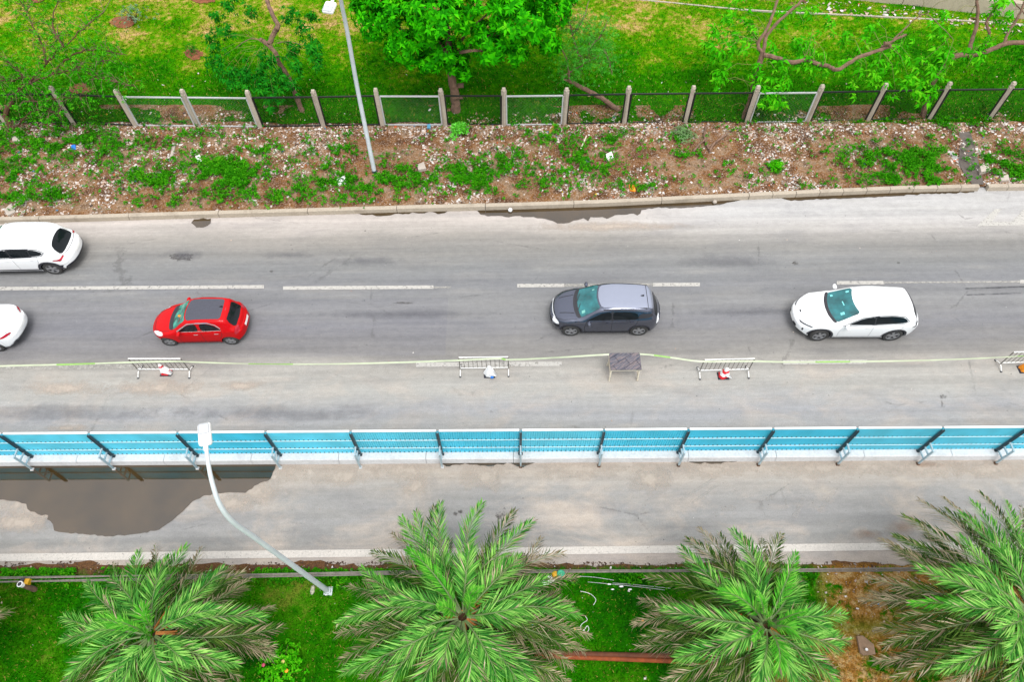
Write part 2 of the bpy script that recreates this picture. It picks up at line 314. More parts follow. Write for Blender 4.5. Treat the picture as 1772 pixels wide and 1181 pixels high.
t = NT('litter_chip'); c = t.ramp(t.isl, [(0., lm(222, 208, 198)), (.16, lm(246, 238, 232)), (.34, lm(200, 164, 138)), (.46, lm(118, 88, 62)), (.6, lm(172, 160, 150)), (.72, lm(226, 200, 182)), (.86, lm(250, 246, 240)), (.93, lm(206, 110, 66)), (.955, lm(74, 64, 62)), (.989, lm(90, 150, 190)), (.995, lm(226, 196, 60))], 'CONSTANT')
M['chip'] = t.fin(c, .8, spec=.2)
t = NT('carpet_board'); tc = t.n.new('ShaderNodeTexCoord').outputs['Object']; mp = t.n.new('ShaderNodeMapping'); t.l.new(tc, mp.inputs[0]); mp.inputs['Rotation'].default_value = (0, 0, math.radians(-33)); v = mp.outputs[0]
st = t.noise(1., 3, v=t.mapv((3., 46, 1), v), rough=.6); br = t.n.new('ShaderNodeTexBrick'); t.l.new(t.mapv((1, 1, 1), v, (.2, .02, 0)), br.inputs[0]); br.inputs['Scale'].default_value = 1.; br.inputs['Brick Width'].default_value = .55; br.inputs['Row Height'].default_value = .3; br.inputs['Mortar Size'].default_value = .012
br.inputs[1].default_value = (1, 1, 1, 1); br.inputs[2].default_value = (.9, .9, .9, 1); br.inputs[3].default_value = (.35, .35, .4, 1)
c = t.ramp(st, [(.3, ll(50, 54, 66)), (.42, ll(78, 88, 102)), (.5, ll(108, 100, 108)), (.6, ll(136, 124, 122)), (.7, ll(64, 60, 70))]); c = t.mix(1., c, br.outputs[0], 'MULTIPLY'); M['carpet'] = t.fin(c, .9)
# car materials
def paint(name, c, rough=.3, coat=1., metal=0., spec=None): return plain(name, c, rough, metal, var=.015, scale=2, coat=coat, spec=spec)
M['car_white'] = paint('white_paint', (.82, .83, .84)); M['car_red'] = paint('red_paint', (.47, .0006, .003), .42, .3, spec=.08); M['car_grey'] = paint('blue_grey_paint', (.085, .095, .135, 1), .22, 1., .8); M['car_roof_sheen'] = paint('painted_sky_sheen', (.29, .315, .40, 1), .3, 1., .6)
M['glass'] = plain('dark_glass', (.008, .011, .013), .05, var=.1, spec=.25); M['glass_teal'] = plain('windscreen_glass', (.012, .11, .12), .05, var=.6, scale=2.2, spec=.7)
M['glass_green'] = plain('green_glass', (.03, .2, .15), .05, var=.7, scale=4, spec=.7); M['roof_glass'] = plain('black_roof_glass', (.03, .032, .05), .06, var=.1, spec=1.)
M['trim'] = plain('black_trim', (.02, .02, .025), .55); M['navy_trim'] = plain('dark_cladding', (.022, .022, .03), .6); M['seam'] = plain('panel_gap', (.012, .012, .015), .8)
M['tyre'] = plain('tyre_rubber', (.035, .034, .033), .85); M['rim'] = plain('alloy_rim', (.26, .26, .27), .35, .3); M['rim_dark'] = plain('rim_recess', (.04, .04, .045), .5, .3); M['chrome'] = plain('chrome', (.85, .86, .88), .12, .9, var=.03)
M['headlight'] = plain('headlight_lens', (.8, .82, .84), .08, var=.15, scale=14, spec=.8); M['taillight'] = plain('taillight_lens', (.42, .005, .02), .12, spec=.8); M['plate'] = plain('number_plate', (.8, .8, .78), .5, var=.1, scale=40)

# ------------------------------------------------------------------ the setting
def grid(name, x0, x1, y0, y1, step, zf, mat, edge=None):
    nx = int((x1 - x0) / step) + 1; ny = int((y1 - y0) / step) + 1
    X, Y = np.meshgrid(np.linspace(x0, x1, nx), np.linspace(y0, y1, ny))
    if edge is not None: X, Y = edge(X, Y)
    V = np.stack([X.ravel(), Y.ravel(), zf(X, Y).ravel()], 1); i = np.arange(nx * ny).reshape(ny, nx)
    F = np.stack([i[:-1, :-1].ravel(), i[:-1, 1:].ravel(), i[1:, 1:].ravel(), i[1:, :-1].ravel()], 1)
    return link(name, np_mesh(name, V, F, mat, smooth=True))
b = MB(); b.add([(-700, -700, -.06), (700, -700, -.06), (700, 700, -.06), (-700, 700, -.06)], [(0, 1, 2, 3)]); tag(b.build('ground', M['lawn_near']), kind='structure')
b = MB(); b.add([(-70, 5.6, 0), (70, 5.6, 0), (70, 25.0, 0), (-70, 25.0, 0)], [(0, 1, 2, 3)]); tag(b.build('road', M['asphalt']), kind='structure')
# kerb line (foot of the kerb on the road side), from left to right
KPX = [(-500, 399), (0, 388), (180, 383), (350, 378), (700, 368), (900, 363), (1050, 358), (1170, 352), (1400, 341), (1560, 334), (1694, 331), (2400, 322)]
KL = [P(a, c) for a, c in KPX]
KX = [p.x for p in KL]; KY = [p.y for p in KL]
ky = lambda x: np.interp(x, KX, KY)
FENY = lambda x: 27.55 - 0.021 * (np.asarray(x) + 19.3) * .9     # the fence line
def zver(X, Y):
    d = Y - ky(X)
    return .14 + .10 * np.clip(d, 0, 2) * (fnoise(X, Y, .5, 5) - .3) + .07 * (fnoise(X, Y, 1.6, 2) - .5) * np.clip(d, 0, 1) - .18 * np.exp(-((X - 20.9 + (Y - 24) * .28) / .5) ** 2) * np.clip(d, 0, 1) * np.clip((FENY(X) - .6 - Y) * 2, 0, 1)
def vedge(X, Y):
    s = (Y - Y.min()) / (Y.max() - Y.min()); a = ky(X) + .2; c = FENY(X) + 1.2
    return X, a + (c - a) * s
tag(grid('verge', -45, 45, 0, 7, .16, zver, M['soil'], vedge), kind='structure')
def lawn_low(X): return FENY(X) + .02 - .12 + .5 * (fnoise(X, X * 0 + 3.3, .45, 3) - .5) + .14 * (vnoise(X, X * 0 + .5, 1.9, 8) - .5)
def ledge(X, Y):
    s = (Y - Y.min()) / (Y.max() - Y.min()); s = s ** 1.6; a = lawn_low(X); return X, a + (70 - a) * s
def zlawn(X, Y): return .2 + .12 * (fnoise(X, Y, .25, 4) - .5) + .0 * X
tag(grid('lawn', -60, 60, 0, 40, .25, zlawn, M['lawn'], ledge), kind='structure')
def nedge(X, Y):
    s = (Y - Y.min()) / (Y.max() - Y.min()); e = 6.02 - .012 * X + .22 * (fnoise(X, X * 0, .8, 6) - .5) + .16 * (vnoise(X, X * 0, 3.1, 2) - .5) + .07 * (vnoise(X, X * 0, 9.1, 2) - .5)
    return X, -30 + (e + 30) * (1 - (1 - s) ** 1.8)
def znear(X, Y):
    e = 6.02 - .012 * X; return .05 + .05 * (fnoise(X, Y, .7, 4) - .5) - .04 * np.clip((Y - e + .35) * 3, 0, 1)
tag(grid('lawn_near', -40, 40, 0, 36, .13, znear, M['lawn_near'], nedge), kind='structure')
E_low = lambda X: 6.02 - .012 * X
# drain channel in the verge
b = MB(); ch = [(1657, 232, 1676, 232), (1660, 255, 1683, 253), (1661, 280, 1690, 278), (1668, 300, 1697, 300), (1682, 322, 1702, 320)]
vs = []
for a in ch:
    p, q = P(a[0], a[1], .1), P(a[2], a[3], .1)
    vs += [(p.x, p.y, .17 if a[1] < 315 else .12), ((p.x + q.x) / 2, (p.y + q.y) / 2, .155 if a[1] < 315 else .1), (q.x, q.y, .17 if a[1] < 315 else .12)]
b.add(vs, [f for i in range(4) for f in ((i * 3, i * 3 + 3, i * 3 + 4, i * 3 + 1), (i * 3 + 1, i * 3 + 4, i * 3 + 5, i * 3 + 2))]); ditch = b.build('drain_channel', M['mud'], smooth=True)
for v in ditch.data.vertices:
    v.co.z = float(zver(np.array([v.co.x]), np.array([v.co.y]))[0]) + .035
tag(ditch, kind='structure')
# kerb stones (one sweep with real joints)
b = MB(); x = -44.0; rs = random.Random(3); gapx = (P(1688, 325).x, P(1704, 325).x)
while x < 44:
    L = 3.9 if x < 8 else 1.06
    L = min(L, 44 - x); a, c = x + .012, x + L - .012
    if a < gapx[0] < c: c = gapx[0]
    if a < gapx[1] < c or (a >= gapx[0] and a < gapx[1]): a = gapx[1]; c = max(c, a + .5); L = c - x + .012
    za = .235 + rs.uniform(-.006, .006); n = 4
    for k in range(n):
        xa = a + (c - a) * k / n; xb = a + (c - a) * (k + 1) / n; ya, yb = ky(xa), ky(xb); w = .21
        b.add([(xa, ya, -.02), (xb, yb, -.02), (xb, yb + .02, za - .02), (xa, ya + .02, za - .02), (xa, ya + .045, za), (xb, yb + .045, za), (xb, yb + w, za), (xa, ya + w, za), (xa, ya + w, -.02), (xb, yb + w, -.02)],
              [(0, 1, 2, 3), (3, 2, 5, 4), (4, 5, 6, 7), (7, 6, 9, 8)] + ([(0, 3, 4, 7, 8)] if k == 0 else []) + ([(1, 9, 6, 5, 2)] if k == n - 1 else []))
    x = max(x + L, c + .012)
tag(b.build('kerb', M['kerb']), kind='structure')

# road markings
def quad_px(name, pts, mat, z=.004, kind='structure'):
    z += .0102
    b = MB(); q = [P(a, c) for a, c in pts]; b.add([(p.x, p.y, z) for p in q], [tuple(range(len(q)))]); o = b.build(name, mat)
    if kind: tag(o, kind=kind)
    return o
def dash(x0, x1, yc, w, mat, z=.004):
    f = lambda px: yc - .0068 * (px - 886)
    quad_px('lane_marking', [(x0, f(x0) + w / 2), (x1, f(x1) + w / 2), (x1, f(x1) - w / 2), (x0, f(x0) - w / 2)], mat, z)
for a in ((-700, 457), (490, 750), (1448, 1530), (1765, 1850)): dash(*a, 496.5 if a[0] > -700 and a[0] < 1000 else 494, 6, M['paint'])
for a in ((895, 976), (1130, 1211)): dash(*a, 495, 6, M['paint'])
dash(750, 780, 497, 3, M['paint_faint']); dash(976, 1130, 495, 5, M['paint_faint']); dash(1530, 1765, 494, 2.5, M['paint_faint'])
for a in ((-400, 60), (70, 340), (720, 972), (1355, 1500)): dash(a[0], a[1], 631 if a[0] > 0 else 630, 7.5, M['paint'] if a[0] > 700 else M['paint_faint'], .004)
f2 = lambda px, o: 955 - .0125 * (px - 886) + o
quad_px('edge_line', [(-900, f2(-900, 6.5)), (2700, f2(2700, 6.5)), (2700, f2(2700, -6.5)), (-900, f2(-900, -6.5))], M['paint_edge'])
quad_px('arrow_marking', [(1690, 392), (1790, 390), (1784, 384), (1716, 385), (1733, 362), (1722, 362)], M['paint']); quad_px('arrow_marking', [(1750, 385), (1784, 384), (1790, 362), (1772, 362)], M['paint'], .0045)
# stains, skids, scuffs
def blob(name, px, py, rx, ry, mat, seed=0, z=.005, kind='structure', n=22, jag=.35):
    rr = random.Random(seed); b = MB(); c = P(px, py); pts = []
    for k in range(n):
        a = 2 * math.pi * k / n; r = 1 + rr.uniform(-jag, jag); q = P(px + rx * math.cos(a) * r, py + ry * math.sin(a) * r); pts.append((q.x, q.y, z))
    b.add([(c.x, c.y, z)] + pts, [(0, k + 1, (k + 1) % n + 1) for k in range(n)]); return tag(b.build(name, mat), kind=kind)
for i, a in enumerate([(788, 890, 4, 3), (797, 886, 4, 3), (863, 893, 7, 6), (872, 890, 4, 4), (873, 881, 2, 2), (1632, 688, 6, 4), (1376, 456, 5, 3), (700, 525, 16, 2), (1555, 455, 3, 2), (316, 445, 20, 7), (470, 470, 3, 2), (1630, 700, 2, 5)]): blob('road_stain', *a, M['stain'], 40 + i)
for a in ((1670, 1800, 495, 499), (1672, 1800, 506, 510)):
    quad_px('skid_mark', [(a[0], a[3] + 2), (a[1], a[2] + 2), (a[1], a[2] - 1), (a[0], a[3])], M['skid'], .005)
for a in (((1388, 858), (1396, 860), (1378, 898), (1369, 895)), ((1232, 828), (1240, 830), (1180, 868), (1174, 866)), ((1236, 840), (1244, 842), (1200, 872), (1196, 870)), ((1350, 845), (1353, 845), (1364, 880), (1361, 882)), ((1440, 850), (1448, 852), (1420, 888), (1412, 886))): quad_px('pale_scuff', a, M['chalk'], .005)
for i, a in enumerate([(1260, 880, 14, 6), (1330, 862, 8, 6), (1218, 862, 4, 3), (1130, 830, 30, 18), (1240, 890, 6, 4)]): blob('pale_scuff', *a, M['chalk'], 60 + i, .0055)
# dust and silt lying on the asphalt: thin sheets that thin out towards their rims
def softmat(name, c, lo=.3, hi=.62, amax=.8, sc=2.2):
    t = NT(name); at = t.n.new('ShaderNodeAttribute'); at.attribute_name = 'fade'; n = t.noise(sc, 6, rough=.7); a = t.ramp(t.math('ADD', t.math('MULTIPLY', at.outputs['Fac'], .62), t.math('MULTIPLY', t.math('SUBTRACT', n, .5), .9)), [(lo - .12, 0.), (hi - .1, amax)])
    cc = t.mul(c[:3], t.mrange(t.noise(18, 4), .3, .7, .9, 1.08)); return t.fin(cc, .95, alpha=a, spec=.05)
M['silt'] = softmat('pale_silt', lin(240, 224, 208), .3, .7, .75); M['damp'] = softmat('damp_fringe', lin(116, 106, 92), .3, .5, .8, 3); M['dark_wear'] = softmat('dark_wear', lin(140, 140, 148), .25, .8, .42, 1.4); M['rust_dust'] = softmat('rust_dust', lin(206, 166, 136), .3, .8, .4, 2)
def soft(name, px, py, rx, ry, mat, z=.0065, n=28, rings=6):
    b = MB(); V = []; fd = []; c = P(px, py); V.append((c.x, c.y, z)); fd.append(1.)
    for j in range(1, rings + 1):
        for k in range(n):
            a = 2 * math.pi * k / n; q = P(px + rx * math.cos(a) * j / rings, py + ry * math.sin(a) * j / rings); V.append((q.x, q.y, z)); fd.append(1 - j / rings)
    F = [(0, k + 1, (k + 1) % n + 1) for k in range(n)] + [(1 + (j - 1) * n + k, 1 + j * n + k, 1 + j * n + (k + 1) % n, 1 + (j - 1) * n + (k + 1) % n) for j in range(1, rings) for k in range(n)]
    b.add(V, F); o = b.build(name, mat); at = o.data.attributes.new('fade', 'FLOAT', 'POINT'); at.data.foreach_set('value', fd); return tag(o, kind='structure')
for i, a in enumerate([(60, 880, 130, 50), (30, 905, 110, 30), (440, 850, 80, 42), (400, 870, 70, 26), (500, 815, 50, 24), (590, 822, 90, 32), (700, 815, 80, 30), (720, 842, 40, 26), (840, 822, 70, 44), (1000, 812, 120, 30), (1125, 830, 60, 44), (1230, 812, 120, 24), (1420, 812, 140, 26), (1600, 810, 150, 26), (1720, 812, 120, 26), (110, 672, 110, 20), (270, 672, 130, 22), (420, 668, 60, 14), (120, 742, 60, 10), (1060, 392, 200, 14)]): soft('road_silt', *a, M['silt'], .0061 + .0002 * i)
for i, a in enumerate([(120, 715, 260, 22), (470, 715, 260, 20), (500, 442, 70, 10), (316, 442, 60, 14), (630, 452, 90, 12), (1250, 452, 120, 16), (700, 545, 220, 12), (1300, 540, 160, 10)]): soft('road_wear', *a, M['dark_wear'], .0108 + .0002 * i)
for i, a in enumerate([(1500, 925, 40, 14), (1560, 915, 50, 20), (1600, 805, 50, 8)]): soft('road_rust', *a, M['rust_dust'], .0135 + .0002 * i)
# puddles
def puddle(pts, z=.0165):
    # resample with a ragged shoreline
    b = MB(); rr = random.Random(5); out = []
    for i in range(len(pts)):
        a, c = pts[i], pts[(i + 1) % len(pts)]; n = max(1, int(math.hypot(c[0] - a[0], c[1] - a[1]) / 6))
        for k in range(n):
            s = k / n; jx, jy = (rr.uniform(-1.3, 1.3), rr.uniform(-1.5, 1.5)) if k else (0, 0); q = P(a[0] + (c[0] - a[0]) * s + jx, a[1] + (c[1] - a[1]) * s + jy); out.append((q.x, q.y, z))
    b.add(out, [tuple(range(len(out)))]); o = b.build('puddle', M['water']); bm = bmesh.new(); bm.from_mesh(o.data); bmesh.ops.triangulate(bm, faces=bm.faces[:]); bm.to_mesh(o.data); bm.free(); return tag(o, kind='structure')
puddle([(-260, 800), (478, 797), (476, 812), (468, 830), (440, 842), (425, 854), (398, 853), (376, 855), (352, 859), (330, 872), (312, 890), (297, 903), (275, 918), (235, 925), (190, 929), (150, 926), (118, 923), (94, 919), (92, 908), (82, 900), (84, 893), (66, 891), (48, 882), (46, 873), (20, 868), (0, 866), (-90, 860), (-260, 866)])
puddle([(822, 361), (905, 359), (1050, 354), (1180, 348), (1290, 344), (1240, 355), (1205, 358), (1170, 360), (1140, 359), (1110, 364), (1108, 370), (1103, 373), (1096, 370), (1072, 372), (1060, 375), (1050, 379), (1043, 376), (1022, 376), (1018, 383), (1010, 378), (1000, 381), (985, 386), (975, 387), (965, 387), (950, 381), (930, 378), (900, 374), (875, 376), (850, 374), (832, 372)])
puddle([(331, 386), (336, 380), (352, 378), (365, 379), (365, 386), (352, 394), (340, 394)])
puddle([(610, 367), (700, 364), (780, 361), (770, 369), (758, 371), (752, 368), (690, 370), (664, 374), (640, 372), (620, 370)])
puddle([(1350, 342), (1420, 338), (1540, 331), (1690, 326), (1685, 333), (1600, 336), (1520, 341), (1440, 344), (1400, 346), (1370, 348)])
puddle([(740, 798), (935, 795), (925, 802), (912, 806), (905, 810), (895, 808), (885, 803), (860, 804), (845, 808), (825, 805), (805, 803), (790, 805), (772, 808), (765, 803)])
puddle([(1172, 793), (1310, 791), (1285, 799), (1240, 803), (1200, 802)])

# ------------------------------------------------------------------ grass (stuff)
def blades(name, n, xr, yfun, zf, hmin, hmax, w, mat, keep=None, seed=1):
    r = np.random.RandomState(seed); X = r.uniform(xr[0], xr[1], n); Y = yfun(X, r.rand(n))
    if keep is not None:
        k = keep(X, Y, r); X = X[k]; Y = Y[k]; n = len(X)
    Z = zf(X, Y) - .01; a = r.rand(n) * 2 * np.pi; h = r.uniform(hmin, hmax, n) * (.6 + .8 * fnoise(X, Y, .9, 2)); le = r.uniform(.2, 1.1, n) * h; la = r.rand(n) * 2 * np.pi
    dx, dy = np.cos(a) * w * .5, np.sin(a) * w * .5
    V = np.empty((n, 3, 3)); V[:, 0] = np.stack([X - dx, Y - dy, Z], 1); V[:, 1] = np.stack([X + dx, Y + dy, Z], 1); V[:, 2] = np.stack([X + np.cos(la) * le, Y + np.sin(la) * le, Z + h], 1)
    o = link(name, np_mesh(name, V.reshape(-1, 3), np.arange(3 * n).reshape(n, 3), mat)); return o
tag(blades('grass', 230000, (-38, 38), lambda X, u: lawn_low(X) + (44 - lawn_low(X)) * u ** 1.35, zlawn, .05, .13, .045, M['blade'], lambda X, Y, r: (r.rand(len(X)) < .35 + fnoise(X, Y, .8, 1)), 1), 'short green and straw coloured grass of the lawn behind the fence', 'grass', kind='stuff')
tag(blades('grass', 110000, (-22, 22), lambda X, u: 1.5 + (E_low(X) - .12 - 1.5) * u, znear, .04, .11, .03, M['blade_near'], lambda X, Y, r: (r.rand(len(X)) < np.where(Y > E_low(X) - .3, .3, 1)) & (r.rand(len(X)) < np.where((X > 9.5) & (X < 16) & (Y > 3.6), .12, 1)), 2), 'short dark green grass under the palms along the near roadside', 'grass', kind='stuff')

# litter chips on the verge (stuff)
def chips(name, n, xr, yf, zf, dens, smin, smax, mat, seed, zoff=0.0):
    r = np.random.RandomState(seed); X = r.uniform(xr[0], xr[1], n); Y = yf(X, r.rand(n)); k = r.rand(n) < dens(X, Y); X = X[k]; Y = Y[k]; n = len(X)
    s = smin + (smax - smin) * r.rand(n) ** 5; sx = s * r.uniform(.6, 1.3, n); sy = s * r.uniform(.35, .9, n); sz = s * r.uniform(.08, .32, n)
    base = np.array([[-1, -1, 0], [1, -1, 0], [1.1, 1, 0], [-.8, 1, 0], [-.8, -.7, 1], [.7, -.8, 1], [.8, .6, 1], [-.6, .8, 1]]) * .5
    V = np.tile(base, (n, 1, 1)) + r.uniform(-.16, .16, (n, 8, 3)); V[:, :, 0] *= sx[:, None] * 1.; V[:, :, 1] *= sy[:, None]; V[:, :, 2] *= 2 * sz[:, None]
    tx = r.normal(0, .3, n); V[:, :, 2] += V[:, :, 0] * tx[:, None]
    a = r.rand(n) * 2 * np.pi; c, q = np.cos(a)[:, None], np.sin(a)[:, None]; x = V[:, :, 0] * c - V[:, :, 1] * q; y = V[:, :, 0] * q + V[:, :, 1] * c
    V[:, :, 0] = x + X[:, None]; V[:, :, 1] = y + Y[:, None]; V[:, :, 2] += zf(X, Y)[:, None] + zoff
    F = np.array([[0, 1, 5, 4], [1, 2, 6, 5], [2, 3, 7, 6], [3, 0, 4, 7], [4, 5, 6, 7]]); F = (F[None] + (np.arange(n) * 8)[:, None, None]).reshape(-1, 4)
    return link(name, np_mesh(name, V.reshape(-1, 3), F, mat))
def ldens(X, Y):
    d = np.clip((fnoise(X, Y, .42, 11) - .42) * 5, .04, 1) * (.12 + 1.25 * np.clip((fnoise(X, Y, 1.9, 3) - .44) * 5, 0, 1)); up = np.exp(-((Y - FENY(X) + .5) / .45) ** 2) * .6; return np.clip(d + up, 0, 1) * (Y > ky(X) + .23)
tag(chips('litter', 150000, (-33, 33), lambda X, u: ky(X) + .25 + (FENY(X) + .7 - ky(X) - .25) * u, zver, ldens, .02, .145, M['chip'], 5), 'pale rubble and litter scattered over the brown verge behind the kerb', 'litter', kind='stuff')
tag(chips('litter', 900, (-36, 36), lambda X, u: FENY(X) + .4 + 3.5 * u ** 2.2, zlawn, lambda X, Y: X * 0 + .35, .04, .13, M['chip'], 6, .04), 'few pale scraps lying on the lawn just behind the fence', 'litter', kind='stuff')
tag(chips('litter', 5000, (-17, 17), lambda X, u: 2.5 + (E_low(X) - 2.5) * u ** .6, znear, lambda X, Y: np.where((X > 9.3) & (X < 16) & (Y > 3.5), .55, np.where(Y > E_low(X) - .35, .25, .035)), .02, .09, M['chip'], 8, .02), 'small pale chips and dead leaves in the near grass and bare patch', 'litter', kind='stuff')
tag(chips('soil_crumbs', 7000, (-24, 24), lambda X, u: E_low(X) - .28 + .33 * u ** .8, znear, lambda X, Y: -.25 + 1.5 * vnoise(X, Y * 0, 1.6, 4), .02, .085, plain('soil_crumb', lin(92, 68, 50), .95, var=.35, scale=6), 9), 'dark crumbs of soil along the ragged near edge of the road', 'soil', kind='stuff')
tag(chips('road_grit', 260, (-24, 24), lambda X, u: 6.8 + 15 * u, lambda X, Y: X * 0 + .002, lambda X, Y: X * 0 + .5, .015, .06, M['chip'], 15), 'tiny stones and scraps scattered on the asphalt', 'grit', kind='stuff')

# leaves: kite shaped blades in numpy
def leaf_faces(c, d, up, L, Wd, fold=.25, droop=.15):
    """c,d,up (N,3): base, direction, normal; each leaf 6 verts, 4 tris"""
    n = len(c); d = d / np.linalg.norm(d, axis=1)[:, None]; s = np.cross(d, up); s /= np.linalg.norm(s, axis=1)[:, None] + 1e-9; u = np.cross(s, d)
    L = L[:, None]; Wd = Wd[:, None]; V = np.empty((n, 6, 3)); V[:, 0] = c; V[:, 1] = c + d * L * .45 + s * Wd * .5 + u * Wd * fold; V[:, 2] = c + d * L * .5; V[:, 3] = c + d * L * .45 - s * Wd * .5 + u * Wd * fold
    V[:, 4] = c + d * L - u * L * droop; V[:, 5] = c + d * L * .8 - u * L * droop * .5 + s * Wd * .25
    F = np.array([[0, 1, 2], [0, 2, 3], [1, 4, 2], [2, 4, 3]]); return V[:, :5].reshape(-1, 3), (F[None] + (np.arange(n) * 5)[:, None, None]).reshape(-1, 3)
def rosettes(name, C, N, per, L, Wd, mat, seed=1, parent=None, spread=1.0, tilt=.35, mixmats=None, droop=.2):
    """C centres (N,3), N outward normals; a fan of leaves at each"""
    r = np.random.RandomState(seed); n = len(C); N = N / (np.linalg.norm(N, axis=1)[:, None] + 1e-9); t1 = np.cross(N, r.normal(size=(n, 3))); t1 /= np.linalg.norm(t1, axis=1)[:, None]; t2 = np.cross(N, t1)
    A = (np.arange(per)[None] / per * 2 * np.pi * spread + r.rand(n, per) * .5); D = t1[:, None] * np.cos(A)[..., None] + t2[:, None] * np.sin(A)[..., None] + N[:, None] * (tilt + r.normal(0, .2, (n, per)))[..., None]
    c = np.repeat(C[:, None], per, 1) + r.normal(0, .015, (n, per, 3)); sc = r.uniform(.7, 1.25, n)[:, None] * r.uniform(.8, 1.1, (n, per))
    V, F = leaf_faces(c.reshape(-1, 3), D.reshape(-1, 3), np.repeat(N[:, None], per, 1).reshape(-1, 3) + 1e-4, (L * sc).ravel(), (Wd * sc).ravel(), droop=droop); mi = None; mats = mat
    return link(name, np_mesh(name, V, F, mats), parent)
# weeds on the verge (stuff): patch centres in the photograph, dropped on the ground
srand(4)
wp = [(60, 255, 110, 40, .45), (180, 262, 110, 40, .4), (330, 240, 120, 26, .3), (30, 345, 60, 14, .5), (420, 335, 140, 16, .4), (560, 270, 120, 30, .25), (250, 320, 60, 30, .5), (780, 320, 120, 16, .4), (20, 310, 45, 22, 1), (15, 235, 30, 16, .5), (110, 250, 60, 20, .9), (140, 225, 60, 16, .6), (70, 330, 28, 12, .8), (105, 340, 24, 14, 1), (270, 305, 48, 22, 1), (340, 295, 40, 22, 1.3), (400, 300, 70, 26, 2.6), (455, 262, 26, 10, 1), (330, 265, 18, 10, .6), (200, 240, 24, 14, .5), (500, 330, 36, 14, 1),
      (560, 310, 50, 22, 1), (600, 260, 24, 12, .6), (610, 232, 16, 6, .6), (650, 320, 60, 18, 1.3), (690, 300, 40, 18, 1.2), (720, 310, 22, 12, .8), (300, 350, 22, 8, .8), (480, 345, 20, 8, .6), (800, 305, 55, 22, 1.5), (840, 320, 30, 14, 1), (885, 270, 20, 14, 1.2), (860, 285, 60, 24, .6), (960, 240, 60, 16, .6), (920, 310, 70, 22, .5),
      (1010, 270, 60, 26, .6), (1085, 235, 12, 10, 1.2), (1060, 240, 22, 12, 1), (1030, 290, 60, 24, .35), (1180, 240, 26, 14, 1.2), (1190, 268, 26, 8, .8), (1270, 230, 14, 6, .7), (1340, 290, 16, 12, 1.1), (1420, 262, 8, 6, 1), (1300, 300, 40, 20, .3), (1500, 270, 60, 24, .8), (1560, 280, 50, 30, 1.2), (1610, 285, 40, 34, 1.5),
      (1630, 240, 28, 20, 1.2), (1540, 310, 50, 12, 1), (1600, 318, 50, 10, 1.1), (1660, 215, 50, 10, 1.1), (1730, 280, 40, 26, 1.6), (1765, 300, 30, 20, 1.3), (1480, 312, 40, 8, .5), (1400, 318, 60, 8, .5), (1100, 320, 90, 16, .25), (600, 345, 70, 10, .5), (250, 215, 40, 10, .6), (1745, 325, 30, 8, .6), (30, 275, 50, 14, .4), (-60, 280, 50, 30, 1), (1860, 280, 60, 30, 1)]
rr = np.random.RandomState(11); WC = []
for (a, c, sx, sy, dn) in wp:
    n = int(sx * sy * .32 * dn) + 3
    for _ in range(n):
        q = rr.normal(0, .5, 2); p = P(a + q[0] * sx, c + q[1] * sy, .2)
        if p.y < ky(p.x) + .3: continue
        if P(1655, 0, 0).x and abs(p.x - 20.9 + (p.y - 24) * .28) < .42 and p.y < 26.3: continue
        if fnoise(p.x, p.y, 2.6, 7) < .47 or rr.rand() < .25: continue
        WC.append(p)
# loose sprouts
for _ in range(1300):
    x = rr.uniform(-33, 33); y = rr.uniform(ky(x) + .35, FENY(x) + .2); WC.append(Vector((x, y, 0)))
WC = np.array([[p[0], p[1], 0] for p in WC]); hgt = .06 + .16 * fnoise(WC[:, 0], WC[:, 1], 1.1, 5); WC[:, 2] = zver(WC[:, 0], WC[:, 1]) + hgt
NN = rr.normal(0, .45, WC.shape); NN[:, 2] = 1.0
WC2 = WC + rr.normal(0, .13, WC.shape) * [1, 1, .3]; WC2[:, 2] = WC[:, 2] - rr.uniform(.0, .06, len(WC))
tag(rosettes('weeds', np.vstack([WC, WC2]), np.vstack([NN, NN]), 7, .085, .05, M['weed'], 3), 'low leafy green weeds growing in patches over the rubble verge', 'weeds', kind='stuff')
# low ground cover along the near road edge
n = 3200; X = rr.uniform(-20, 9.5, n); Y = E_low(X) - .2 - np.abs(rr.normal(0, .22, n)); k = fnoise(X, Y, .9, 4) > .40; X = X[k]; Y = Y[k]; C = np.stack([X, Y, znear(X, Y) + .06 + rr.rand(len(X)) * .07], 1); NN = rr.normal(0, .4, C.shape); NN[:, 2] = 1
tag(rosettes('ground_cover', C, NN, 7, .075, .045, M['weed'], 8), 'leafy green ground cover in a strip along the near road edge', 'ground cover', kind='stuff')

# ------------------------------------------------------------------ far fence of concrete posts
FP = [(-250, 222), (-130, 220), (12, 214), (128, 213), (235, 217), (343, 218), (451, 219), (560, 218), (662, 216), (770, 216), (872, 216), (976, 215), (1080, 213), (1186, 212), (1292, 211), (1397, 210), (1502, 208), (1608, 206), (1712, 205), (1817, 204), (1922, 202), (2030, 200)]
LIGHT = {(235, 343), (343, 451), (662, 770), (872, 976), (1292, 1397)}
fence = empty('mesh_fence', P(886, 215, .15)); tag(fence, 'long fence of concrete posts holding chain link panels between the lawn and rubble verge', 'fence')
def zg(x, y): return float(zver(np.array([x]), np.array([y]))[0])
pts = []
for (a, c) in FP:
    p = P(a, c, .17); p.z = .1; pts.append(p)
o0 = fence.location
for p in pts:
    b = MB(); q = p - o0; rr_ = random.Random(int(p.x * 10)); lx, ly = rr_.uniform(-.03, .03), rr_.uniform(-.03, .03)
    b.bar(q, q + Vector((lx, ly, 2.02)), .19, .17); b.box(q + Vector((lx, ly, 2.07)), (.19, .17, .1), 0, None, .72); b.box(q + Vector((lx * .8, ly * .8, 1.86)), (.2, .18, .03)); b.build('post', M['post'], fence)
